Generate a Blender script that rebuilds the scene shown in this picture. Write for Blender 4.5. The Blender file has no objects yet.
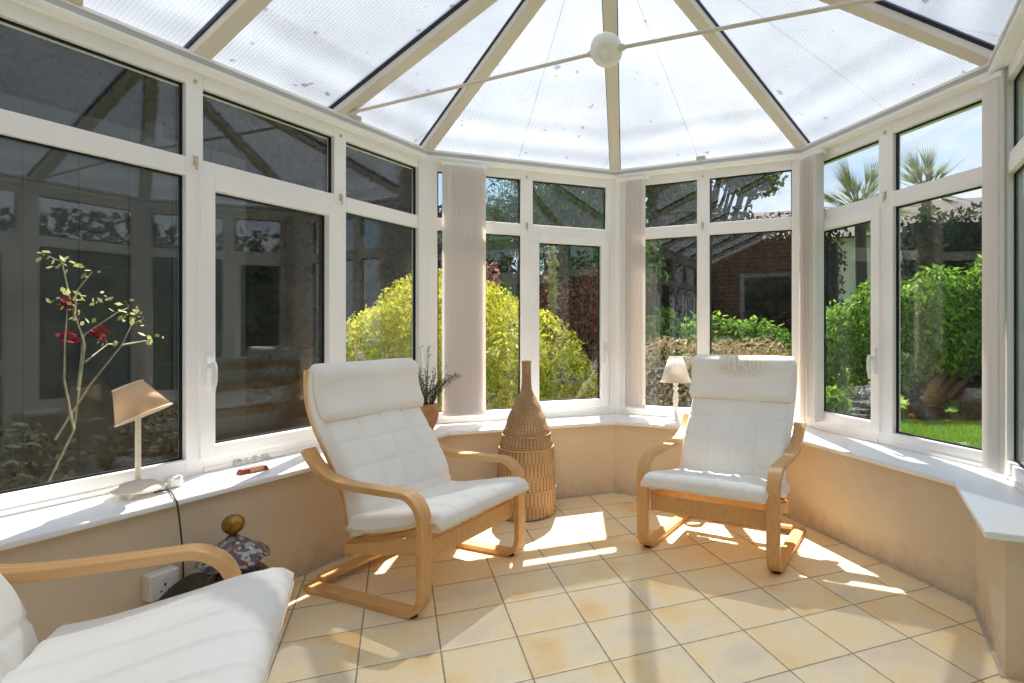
import bpy, bmesh, math, random
import numpy as np
from mathutils import Vector, Matrix
PI = math.pi
S = bpy.context.scene
COL = S.collection
random.seed(7)

# ------------------------------------------------------------------ camera, sky, sun, exposure
F = 560.5
cam = bpy.data.cameras.new('camera'); camo = bpy.data.objects.new('camera', cam); COL.objects.link(camo)
camo.location = (0, 0, 1.1); camo.rotation_euler = (PI/2, 0, 0)
cam.sensor_width = 36; cam.lens = F/1024*36
cam.shift_x = (512-617.4)/1024; cam.shift_y = -(341.5-329.3)/1024
cam.clip_start = .02; cam.clip_end = 300
S.camera = camo
S.view_settings.view_transform = 'Standard'; S.view_settings.look = 'None'
S.view_settings.gamma = 1; S.view_settings.use_curve_mapping = False
S.view_settings.exposure = 0.7
S.cycles.max_bounces = 14; S.cycles.transparent_max_bounces = 24
S.cycles.diffuse_bounces = 5; S.cycles.transmission_bounces = 10; S.cycles.glossy_bounces = 4
S.cycles.caustics_reflective = False; S.cycles.caustics_refractive = False

w = bpy.data.worlds.new('world'); S.world = w; w.use_nodes = True
nt = w.node_tree; nt.nodes.clear()
def wn(t): return nt.nodes.new(t)
out = wn('ShaderNodeOutputWorld'); bg = wn('ShaderNodeBackground')
tc = wn('ShaderNodeTexCoord'); mp = wn('ShaderNodeMapping'); mp.inputs['Scale'].default_value = (1, 1, 2.6)
mp.inputs['Location'].default_value = (.35, .1, .2)
nz = wn('ShaderNodeTexNoise'); nz.inputs['Scale'].default_value = 2.6; nz.inputs['Detail'].default_value = 7; nz.inputs['Roughness'].default_value = .55
rp = wn('ShaderNodeValToRGB'); rp.color_ramp.elements[0].position = .44; rp.color_ramp.elements[1].position = .70
sep = wn('ShaderNodeSeparateXYZ'); grd = wn('ShaderNodeValToRGB')
grd.color_ramp.elements[0].position = 0.0; grd.color_ramp.elements[0].color = (.62, .80, .98, 1)
grd.color_ramp.elements[1].position = .9; grd.color_ramp.elements[1].color = (.20, .42, .86, 1)
e = grd.color_ramp.elements.new(.3); e.color = (.42, .67, .97, 1)
mx = wn('ShaderNodeMixRGB'); mx.inputs[2].default_value = (1.0, 1.02, 1.05, 1)
nt.links.new(tc.outputs['Generated'], mp.inputs['Vector']); nt.links.new(mp.outputs[0], nz.inputs['Vector'])
nt.links.new(nz.outputs[0], rp.inputs[0]); nt.links.new(tc.outputs['Generated'], sep.inputs[0])
nt.links.new(sep.outputs['Z'], grd.inputs[0]); nt.links.new(grd.outputs[0], mx.inputs[1])
nt.links.new(rp.outputs[0], mx.inputs[0]); nt.links.new(mx.outputs[0], bg.inputs[0])
nt.links.new(bg.outputs[0], out.inputs[0])
bg.inputs[1].default_value = .82

sl = bpy.data.lights.new('sun', 'SUN'); sl.energy = 12.0; sl.angle = math.radians(.6); sl.color = (1, .97, .92)
so = bpy.data.objects.new('sun', sl); COL.objects.link(so); so.location = (0, 8, 12)
SUN = Vector((.047, -.67, -1)).normalized()
so.rotation_euler = SUN.to_track_quat('-Z', 'Y').to_euler()

# ------------------------------------------------------------------ materials
def lin(c):
    return tuple(((v/255)/12.92 if v/255 <= .04045 else ((v/255+.055)/1.055)**2.4) for v in c[:3])
class MB_:
    def __init__(s, name):
        s.m = bpy.data.materials.new(name); s.m.use_nodes = True; s.t = s.m.node_tree; s.t.nodes.clear()
        s.o = s.n('ShaderNodeOutputMaterial')
    def n(s, t, **k):
        x = s.t.nodes.new(t)
        for a, v in k.items(): setattr(x, a, v)
        return x
    def l(s, a, b): s.t.links.new(a, b)
    def math(s, op, a, b=None, c=None):
        x = s.n('ShaderNodeMath', operation=op)
        for i, v in enumerate((a, b, c)):
            if v is None: continue
            if isinstance(v, (int, float)): x.inputs[i].default_value = v
            else: s.l(v, x.inputs[i])
        return x.outputs[0]
    def noise(s, scale, detail=4, vec=None, rough=.5):
        x = s.n('ShaderNodeTexNoise'); x.inputs['Scale'].default_value = scale; x.inputs['Detail'].default_value = detail
        x.inputs['Roughness'].default_value = rough
        if vec is None:
            tcx = s.n('ShaderNodeTexCoord'); vec = tcx.outputs['Object']
        s.l(vec, x.inputs['Vector']); return x.outputs[0]
    def ramp(s, f, stops):
        r = s.n('ShaderNodeValToRGB'); el = r.color_ramp.elements
        while len(el) < len(stops): el.new(.5)
        for e, (p, c) in zip(el, stops): e.position = p; e.color = (*c, 1)
        s.l(f, r.inputs[0]); return r.outputs[0]
    def bsdf(s, col, rough=.5, spec=.5, metal=0, bump=None, bstr=.2, bdist=.01):
        b = s.n('ShaderNodeBsdfPrincipled')
        if hasattr(col, 'node'): s.l(col, b.inputs['Base Color'])
        else: b.inputs['Base Color'].default_value = (*col, 1)
        if hasattr(rough, 'node'): s.l(rough, b.inputs['Roughness'])
        else: b.inputs['Roughness'].default_value = rough
        b.inputs['Specular IOR Level'].default_value = spec; b.inputs['Metallic'].default_value = metal
        if bump is not None:
            bp = s.n('ShaderNodeBump'); bp.inputs['Strength'].default_value = bstr; bp.inputs['Distance'].default_value = bdist
            s.l(bump, bp.inputs['Height']); s.l(bp.outputs[0], b.inputs['Normal'])
        return b.outputs[0]
    def out(s, sh): s.l(sh, s.o.inputs[0]); return s.m
def simple(name, rgb, rough=.5, spec=.5, metal=0, var=.06, scale=6, bump=0):
    m = MB_(name); c = lin(rgb); a = tuple(max(0, v*(1-var)) for v in c); b = tuple(min(1, v*(1+var)) for v in c)
    f = m.noise(scale, 5)
    return m.out(m.bsdf(m.ramp(f, [(.3, a), (.7, b)]), rough, spec, metal, bump=m.noise(scale*8, 3) if bump else None, bstr=bump))
M = {}
M['upvc'] = simple('white_upvc', (250, 247, 243), .38, .45, var=.03, scale=3)
M['beam'] = simple('white_beam', (248, 246, 242), .4, var=.03)
M['beamgrey'] = simple('grey_trim', (190, 190, 192), .4, var=.05)
M['gasket'] = simple('black_gasket', (20, 20, 20), .5, .3)
M['sill'] = simple('white_sill', (248, 249, 250), .28, .5, var=.02, scale=4)
M['black'] = simple('black_rubber', (18, 18, 18), .6)
M['steel'] = simple('grey_steel', (170, 168, 160), .35, metal=.8)
M['rust'] = simple('rusty_cream', (206, 188, 160), .6, var=.3, scale=120)
M['handle'] = simple('white_handle', (235, 234, 230), .3)
M['socket'] = simple('socket_plastic', (226, 220, 208), .35, var=.02)
M['cable'] = simple('brown_cable', (70, 54, 34), .5)
M['cream'] = simple('cream_paint', (228, 216, 196), .4, var=.1, scale=20)
M['lampwhite'] = simple('lamp_white', (232, 228, 222), .5, var=.05, scale=30)
M['gold'] = simple('aged_gold', (150, 112, 48), .3, metal=.85, var=.5, scale=40)
M['combwood'] = simple('red_wood', (128, 62, 42), .4, var=.35, scale=60)
M['trunk'] = simple('bark', (74, 62, 50), .9, var=.35, scale=12, bump=.4)
M['stem'] = simple('grey_stem', (150, 146, 120), .8, var=.3, scale=30)
M['dullmetal'] = simple('dark_pewter', (72, 72, 72), .35, metal=.5, var=.3, scale=12)
M['room'] = simple('living_room_paint', (214, 206, 194), .9)
M['tileroof'] = None

def rafter_mat():
    m = MB_('rafter_beige'); return m.out(m.bsdf(m.ramp(m.noise(3), [(.3, lin((214, 204, 190))), (.7, lin((222, 213, 200)))]), .45))
M['rafter'] = rafter_mat()

def wall_mat():
    m = MB_('peach_plaster')
    g = m.n('ShaderNodeNewGeometry')
    n1 = m.noise(2.2, 6, g.outputs['Position'], .6); n2 = m.noise(14, 6, g.outputs['Position'], .7)
    base = m.ramp(n1, [(.3, lin((218, 200, 174))), (.7, lin((226, 210, 186)))])
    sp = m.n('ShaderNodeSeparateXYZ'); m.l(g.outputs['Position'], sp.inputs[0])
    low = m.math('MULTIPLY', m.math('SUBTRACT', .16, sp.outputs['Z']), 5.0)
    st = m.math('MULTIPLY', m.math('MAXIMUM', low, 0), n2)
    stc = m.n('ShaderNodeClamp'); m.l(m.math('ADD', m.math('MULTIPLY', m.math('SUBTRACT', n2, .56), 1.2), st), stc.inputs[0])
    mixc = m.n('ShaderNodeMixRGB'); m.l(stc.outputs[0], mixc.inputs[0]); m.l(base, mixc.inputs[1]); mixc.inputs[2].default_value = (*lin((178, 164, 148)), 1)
    return m.out(m.bsdf(mixc.outputs[0], .75, .3, bump=n2, bstr=.15, bdist=.004))
M['wall'] = wall_mat()

TH = .4109
def floor_mat():
    m = MB_('ochre_floor_tiles'); g = m.n('ShaderNodeNewGeometry')
    sp = m.n('ShaderNodeSeparateXYZ'); m.l(g.outputs['Position'], sp.inputs[0])
    ta = TH-PI/4; A = (math.sin(ta), math.cos(ta)); B = (math.cos(ta), -math.sin(ta))
    ox, oy = -.3266*1.1, 1.8235*1.1; s = .2363*1.1
    def coord(d):
        k = -(ox*d[0]+oy*d[1])
        v = m.math('ADD', m.math('ADD', m.math('MULTIPLY', sp.outputs['X'], d[0]), m.math('MULTIPLY', sp.outputs['Y'], d[1])), k)
        return m.math('DIVIDE', v, s)
    u, v = coord(B), coord(A)
    fu, fv = m.math('FRACT', u), m.math('FRACT', v)
    du = m.math('MINIMUM', fu, m.math('SUBTRACT', 1, fu)); dv = m.math('MINIMUM', fv, m.math('SUBTRACT', 1, fv))
    wob = m.math('MULTIPLY', m.math('SUBTRACT', m.noise(30, 3, g.outputs['Position']), .5), .012)
    dd = m.math('ADD', m.math('MINIMUM', du, dv), wob)
    grout = m.math('LESS_THAN', dd, .0105)
    edge = m.n('ShaderNodeMapRange'); m.l(dd, edge.inputs[0]); edge.inputs[1].default_value = .0; edge.inputs[2].default_value = .045
    cb = m.n('ShaderNodeCombineXYZ'); m.l(m.math('FLOOR', u), cb.inputs[0]); m.l(m.math('FLOOR', v), cb.inputs[1])
    wnz = m.n('ShaderNodeTexWhiteNoise', noise_dimensions='2D'); m.l(cb.outputs[0], wnz.inputs['Vector'])
    off = m.n('ShaderNodeVectorMath', operation='ADD'); m.l(g.outputs['Position'], off.inputs[0])
    sc = m.n('ShaderNodeVectorMath', operation='SCALE'); m.l(wnz.outputs['Color'], sc.inputs[0]); sc.inputs['Scale'].default_value = 9
    m.l(sc.outputs[0], off.inputs[1])
    n1 = m.noise(4.5, 3, off.outputs[0], .45); n2 = m.noise(60, 4, g.outputs['Position'])
    f = m.math('ADD', n1, m.math('MULTIPLY', m.math('SUBTRACT', wnz.outputs['Value'], .5), .22))
    c = m.ramp(f, [(.28, lin((232, 216, 188))), (.45, lin((246, 228, 192))), (.58, lin((248, 224, 176))), (.76, lin((243, 202, 138)))])
    mm = m.n('ShaderNodeMixRGB', blend_type='MULTIPLY'); mm.inputs[0].default_value = .5; m.l(c, mm.inputs[1])
    m.l(m.ramp(n2, [(.35, (.92, .91, .90)), (.6, (1, 1, 1))]), mm.inputs[2])
    gm = m.n('ShaderNodeMixRGB'); m.l(grout, gm.inputs[0]); m.l(mm.outputs[0], gm.inputs[1]); gm.inputs[2].default_value = (*lin((154, 140, 120)), 1)
    r = m.math('ADD', m.math('MULTIPLY', grout, .45), .36)
    h = m.math('ADD', edge.outputs[0], m.math('MULTIPLY', n2, .05))
    return m.out(m.bsdf(gm.outputs[0], r, .45, bump=h, bstr=.5, bdist=.003))
M['floor'] = floor_mat()

def glass_mat(name, tint=.93, dirt=.02):
    m = MB_(name); g = m.n('ShaderNodeNewGeometry')
    dt = m.n('ShaderNodeVectorMath', operation='DOT_PRODUCT'); m.l(g.outputs['Normal'], dt.inputs[0]); m.l(g.outputs['Incoming'], dt.inputs[1])
    c = m.math('ABSOLUTE', dt.outputs['Value'])
    fr = m.math('ADD', m.math('MULTIPLY', m.math('POWER', m.math('SUBTRACT', 1, c), 5), .85), .07)
    tr = m.n('ShaderNodeBsdfTransparent'); tr.inputs[0].default_value = (tint, tint, tint*.985, 1)
    gl = m.n('ShaderNodeBsdfGlossy'); gl.inputs['Roughness'].default_value = 0.0
    mxs = m.n('ShaderNodeMixShader'); m.l(fr, mxs.inputs[0]); m.l(tr.outputs[0], mxs.inputs[1]); m.l(gl.outputs[0], mxs.inputs[2])
    df = m.n('ShaderNodeBsdfDiffuse'); df.inputs[0].default_value = (.6, .62, .6, 1)
    m2 = m.n('ShaderNodeMixShader')
    d = m.math('MULTIPLY', m.math('POWER', m.noise(5, 6, g.outputs['Position'], .7), 3), dirt*4)
    m.l(d, m2.inputs[0]); m.l(mxs.outputs[0], m2.inputs[1]); m.l(df.outputs[0], m2.inputs[2])
    return m.out(m2.outputs[0])
M['glass'] = glass_mat('window_glass')

POLYK = .175
def poly_mats():
    m = MB_('polycarbonate_diffusing')
    u = m.n('ShaderNodeUVMap'); sp = m.n('ShaderNodeSeparateXYZ'); m.l(u.outputs[0], sp.inputs[0])
    rib = m.math('PINGPONG', m.math('MULTIPLY', sp.outputs['X'], 1/.016), .5)
    rb = m.math('GREATER_THAN', rib, .38)
    joint = m.math('LESS_THAN', m.math('ABSOLUTE', m.math('SUBTRACT', m.math('FRACT', m.math('ADD', m.math('MULTIPLY', sp.outputs['X'], 1/.62), .43)), .5)), .006)
    g = m.n('ShaderNodeNewGeometry')
    d1 = m.noise(2.2, 5, g.outputs['Position'], .6); d2 = m.noise(15, 1, g.outputs['Position'])
    spots = m.math('GREATER_THAN', d2, .75)
    band = m.math('SINE', m.math('MULTIPLY', sp.outputs['Y'], 24)); bandm = m.math('MULTIPLY', m.math('LESS_THAN', sp.outputs['Y'], .5), m.math('MULTIPLY', band, .02))
    tr = m.n('ShaderNodeBsdfTransparent'); tl = m.n('ShaderNodeBsdfTranslucent')
    k = m.math('ADD', m.math('ADD', m.math('SUBTRACT', m.math('MULTIPLY', d1, .10), .05), bandm), POLYK)
    k = m.math('SUBTRACT', k, m.math('MULTIPLY', rb, .035)); k = m.math('SUBTRACT', k, m.math('MULTIPLY', spots, .07))
    k = m.math('SUBTRACT', k, m.math('MULTIPLY', joint, .04))
    cc = m.n('ShaderNodeCombineXYZ')
    for i, q in enumerate((.95, .99, 1.05)): m.l(m.math('MULTIPLY', k, q), cc.inputs[i])
    m.l(cc.outputs[0], tl.inputs[0]); tr.inputs[0].default_value = (.95, .97, 1, 1)
    x = m.n('ShaderNodeMixShader'); x.inputs[0].default_value = .05; m.l(tl.outputs[0], x.inputs[1]); m.l(tr.outputs[0], x.inputs[2])
    M['polytop'] = m.out(x.outputs[0])
    m = MB_('polycarbonate_clear_skin')
    u = m.n('ShaderNodeUVMap'); sp = m.n('ShaderNodeSeparateXYZ'); m.l(u.outputs[0], sp.inputs[0])
    rib = m.math('PINGPONG', m.math('MULTIPLY', sp.outputs['X'], 1/.016), .5)
    rb = m.math('GREATER_THAN', rib, .4)
    c = m.ramp(rb, [(0, (.97, .98, .99)), (1, (.86, .89, .93))])
    tr = m.n('ShaderNodeBsdfTransparent'); m.l(c, tr.inputs[0])
    gl = m.n('ShaderNodeBsdfGlossy'); gl.inputs['Roughness'].default_value = .15
    x = m.n('ShaderNodeMixShader'); x.inputs[0].default_value = .05; m.l(tr.outputs[0], x.inputs[1]); m.l(gl.outputs[0], x.inputs[2])
    M['polybot'] = m.out(x.outputs[0])
poly_mats()

def wood_mat():
    m = MB_('birch_ply'); tcx = m.n('ShaderNodeTexCoord'); mpx = m.n('ShaderNodeMapping'); mpx.inputs['Scale'].default_value = (60, 2.2, 12)
    m.l(tcx.outputs['Object'], mpx.inputs['Vector'])
    n = m.noise(1.6, 5, mpx.outputs[0], .6)
    return m.out(m.bsdf(m.ramp(n, [(.25, lin((206, 152, 94))), (.6, lin((224, 176, 116))), (.85, lin((232, 192, 138)))]), .38, .45, bump=n, bstr=.06))
M['wood'] = wood_mat()

def fabric_mat(name, rgb=(248, 244, 236), stain=False):
    m = MB_(name); tcx = m.n('ShaderNodeTexCoord')
    n = m.noise(400, 2, tcx.outputs['Object']); n2 = m.noise(5, 4, tcx.outputs['Object'])
    c = lin(rgb); col = m.ramp(n2, [(.3, tuple(v*.95 for v in c)), (.7, c)])
    if stain:
        u = m.n('ShaderNodeUVMap'); sp = m.n('ShaderNodeSeparateXYZ'); m.l(u.outputs[0], sp.inputs[0])
        mp3 = m.n('ShaderNodeMapping'); mp3.inputs['Scale'].default_value = (30, 7, 1); m.l(u.outputs[0], mp3.inputs['Vector'])
        st = m.noise(1.6, 4, mp3.outputs[0], .6)
        ax = m.math('MULTIPLY', m.math('SUBTRACT', sp.outputs['X'], .5), 3.2); ay = m.math('MULTIPLY', m.math('SUBTRACT', sp.outputs['Y'], .78), 3.2)
        r = m.math('SUBTRACT', 1.0, m.math('ADD', m.math('MULTIPLY', ax, ax), m.math('MULTIPLY', ay, ay)))
        k = m.math('MULTIPLY', m.math('MAXIMUM', r, 0), m.math('MULTIPLY', m.math('MAXIMUM', m.math('SUBTRACT', st, .34), 0), 2.2))
        cl = m.n('ShaderNodeClamp'); m.l(k, cl.inputs[0])
        mc = m.n('ShaderNodeMixRGB'); m.l(cl.outputs[0], mc.inputs[0]); m.l(col, mc.inputs[1]); mc.inputs[2].default_value = (*lin((186, 172, 132)), 1); col = mc.outputs[0]
    return m.out(m.bsdf(col, .9, .15, bump=n, bstr=.12, bdist=.002))
M['fabric'] = fabric_mat('cream_canvas'); M['fabricstain'] = fabric_mat('cream_canvas_stained', stain=True)
M['piping'] = simple('cream_piping', (234, 222, 200), .8)

def blind_mat():
    m = MB_('blind_fabric'); n = m.noise(90, 2)
    b = m.bsdf(m.ramp(n, [(.3, lin((252, 249, 246))), (.7, lin((254, 252, 249)))]), .8, .2)
    t = m.n('ShaderNodeBsdfTranslucent'); t.inputs[0].default_value = (*lin((253, 246, 240)), 1)
    x = m.n('ShaderNodeMixShader'); x.inputs[0].default_value = .3; m.l(b, x.inputs[1]); m.l(t.outputs[0], x.inputs[2])
    x.inputs[0].default_value = .42
    return m.out(x.outputs[0])
M['blind'] = blind_mat()
def shade_mat(name, rgb):
    m = MB_(name); b = m.bsdf(lin(rgb), .8, .2, bump=m.noise(300, 2), bstr=.1)
    t = m.n('ShaderNodeBsdfTranslucent'); t.inputs[0].default_value = (*lin(rgb), 1)
    x = m.n('ShaderNodeMixShader'); x.inputs[0].default_value = .35; m.l(b, x.inputs[1]); m.l(t.outputs[0], x.inputs[2])
    return m.out(x.outputs[0])
M['shade_cream'] = shade_mat('shade_peach', (240, 212, 176)); M['shade_white'] = shade_mat('shade_white', (240, 234, 228))

def wicker_mat():
    m = MB_('wicker'); u = m.n('ShaderNodeUVMap'); sp = m.n('ShaderNodeSeparateXYZ'); m.l(u.outputs[0], sp.inputs[0])
    g = m.n('ShaderNodeNewGeometry')
    vv = m.math('ADD', sp.outputs['Y'], m.math('MULTIPLY', m.noise(6, 2, g.outputs['Position']), .012))
    row = m.math('MULTIPLY', vv, 96); colu = m.math('MULTIPLY', sp.outputs['X'], 46)
    alt = m.math('MULTIPLY', m.math('MODULO', m.math('FLOOR', m.math('MULTIPLY', vv, 12)), 2), .5)
    a = m.math('ABSOLUTE', m.math('SINE', m.math('MULTIPLY', m.math('ADD', colu, alt), PI)))
    b = m.math('ABSOLUTE', m.math('SINE', m.math('MULTIPLY', row, PI)))
    h = m.math('MULTIPLY', m.math('POWER', a, .6), m.math('POWER', b, .6))
    big = m.noise(9, 4, g.outputs['Position'])
    f = m.math('ADD', m.math('MULTIPLY', h, .7), m.math('MULTIPLY', m.math('SUBTRACT', big, .35), .6))
    c = m.ramp(f, [(.08, lin((92, 66, 44))), (.35, lin((166, 130, 92))), (.8, lin((208, 176, 136)))])
    return m.out(m.bsdf(c, .7, .25, bump=h, bstr=.6, bdist=.004))
M['wicker'] = wicker_mat()

def leaf_mat(name, cols, tl=.35, dark=0):
    m = MB_(name); g = m.n('ShaderNodeNewGeometry')
    r = g.outputs['Random Per Island']; n = m.noise(1.3, 3, g.outputs['Position'])
    f = m.math('ADD', m.math('MULTIPLY', r, .65), m.math('MULTIPLY', n, .4))
    st = [(.15+.75*i/(len(cols)-1), lin(c)) for i, c in enumerate(cols)]
    c = m.ramp(f, st); b = m.bsdf(c, .8, .08)
    t = m.n('ShaderNodeBsdfTranslucent'); m.l(c, t.inputs[0])
    x = m.n('ShaderNodeMixShader'); x.inputs[0].default_value = tl; m.l(b, x.inputs[1]); m.l(t.outputs[0], x.inputs[2])
    return m.out(x.outputs[0])
M['acer'] = leaf_mat('acer_leaf', [(124, 142, 30), (184, 186, 48), (212, 206, 72), (230, 220, 116)])
M['redleaf'] = leaf_mat('berberis_leaf', [(104, 60, 50), (164, 92, 80), (200, 136, 116), (140, 130, 84)])
M['laurel'] = leaf_mat('laurel_leaf', [(44, 80, 20), (86, 130, 34), (128, 164, 54), (170, 190, 96)])
M['hedge'] = leaf_mat('hedge_leaf', [(20, 36, 16), (34, 56, 24), (50, 78, 34)], .2)
M['darkhedge'] = leaf_mat('dark_leaf', [(10, 17, 9), (16, 26, 13), (26, 38, 18)], .15)  # leaf colour kept very dark to stand in for tree shade
M['tree'] = leaf_mat('tree_leaf', [(44, 62, 30), (70, 92, 44), (98, 112, 62), (120, 124, 84)], .3)
M['conifer'] = leaf_mat('conifer_leaf', [(40, 64, 30), (76, 112, 44), (112, 150, 60)], .25)
M['brownhedge'] = leaf_mat('beige_leaf', [(112, 92, 62), (156, 132, 96), (190, 168, 128), (140, 128, 80)], .2)
M['palm'] = leaf_mat('palm_leaf', [(70, 84, 50), (110, 120, 72), (160, 156, 110)], .2)
M['yellowleaf'] = leaf_mat('yellow_leaf', [(140, 142, 80), (190, 186, 116), (214, 212, 168)], .3)
M['rose'] = leaf_mat('rose_petal', [(84, 14, 28), (118, 22, 40), (140, 44, 60)], .2)
M['dryleaf'] = leaf_mat('dry_leaf', [(60, 66, 40), (86, 88, 60), (110, 84, 70)], .2)
M['flower'] = leaf_mat('white_flower', [(150, 140, 170), (210, 205, 225)], .2)
def grass_mat():
    m = MB_('lawn_grass'); g = m.n('ShaderNodeNewGeometry'); n = m.noise(1.2, 5, g.outputs['Position'], .6); n2 = m.noise(70, 3, g.outputs['Position'])
    f = m.math('ADD', m.math('MULTIPLY', n, .6), m.math('MULTIPLY', n2, .4))
    return m.out(m.bsdf(m.ramp(f, [(.35, lin((58, 88, 30))), (.5, lin((88, 120, 46))), (.65, lin((116, 142, 64)))]), .9, .1, bump=n2, bstr=.8, bdist=.03))
M['grass'] = grass_mat()
M['blade'] = leaf_mat('grass_blade', [(76, 116, 30), (116, 156, 50), (150, 184, 80)], .3)
M['paving'] = simple('dark_paving', (84, 80, 74), .8, var=.3, scale=3)
M['fence'] = simple('dark_fence', (44, 46, 42), .85, var=.3, scale=5)  # near-black base colour puts the shade on the left into the boards
def brick_mat(name, c1, c2, mo):
    m = MB_(name); tcx = m.n('ShaderNodeTexCoord'); b = m.n('ShaderNodeTexBrick'); u = m.n('ShaderNodeUVMap'); m.l(u.outputs[0], b.inputs['Vector'])
    b.inputs['Color1'].default_value = (*lin(c1), 1); b.inputs['Color2'].default_value = (*lin(c2), 1); b.inputs['Mortar'].default_value = (*lin(mo), 1)
    b.inputs['Scale'].default_value = 1; b.inputs['Mortar Size'].default_value = .006; b.inputs['Brick Width'].default_value = .225; b.inputs['Row Height'].default_value = .075
    return m.out(m.bsdf(b.outputs[0], .9, .2))
M['brick'] = brick_mat('brown_brick', (150, 112, 90), (168, 128, 102), (190, 180, 166))
M['roofbrown'] = simple('brown_roof_tile', (78, 66, 62), .9, var=.35, scale=9)
def mosaic_mat(name, dark):
    m = MB_(name); v = m.n('ShaderNodeTexVoronoi'); v.inputs['Scale'].default_value = 75; tcx = m.n('ShaderNodeTexCoord'); m.l(tcx.outputs['Object'], v.inputs['Vector'])
    sp = m.n('ShaderNodeSeparateColor'); m.l(v.outputs['Color'], sp.inputs[0])
    if dark: st = [(0, lin((26, 24, 24))), (.5, lin((52, 44, 38))), (.8, lin((90, 80, 66))), (1, lin((40, 36, 36)))]
    else: st = [(0, lin((46, 56, 78))), (.3, lin((78, 86, 104))), (.5, lin((190, 186, 176))), (.62, lin((60, 66, 84))), (.88, lin((150, 78, 62))), (1, lin((120, 110, 100)))]
    n = m.noise(9, 2)
    f = m.math('ADD', m.math('MULTIPLY', sp.outputs[0], .7), m.math('MULTIPLY', n, .3))
    return m.out(m.bsdf(m.ramp(f, st), .25, .5, bump=v.outputs['Distance'], bstr=.5, bdist=.003))
M['mosaic'] = mosaic_mat('mosaic_glaze', False); M['mosaicdark'] = mosaic_mat('dark_mosaic', True)
M['terracotta'] = simple('terracotta', (176, 122, 84), .7, var=.2, scale=30)
M['soil'] = simple('soil', (50, 38, 28), .95)
def clear_mat():
    m = MB_('clear_plastic'); tr = m.n('ShaderNodeBsdfTransparent'); gl = m.n('ShaderNodeBsdfGlossy'); gl.inputs['Roughness'].default_value = .1
    df = m.n('ShaderNodeBsdfDiffuse'); x = m.n('ShaderNodeMixShader'); x.inputs[0].default_value = .25; m.l(tr.outputs[0], x.inputs[1]); m.l(gl.outputs[0], x.inputs[2])
    y = m.n('ShaderNodeMixShader'); y.inputs[0].default_value = .3; m.l(x.outputs[0], y.inputs[1]); m.l(df.outputs[0], y.inputs[2]); return m.out(y.outputs[0])
M['clear'] = clear_mat()

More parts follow.
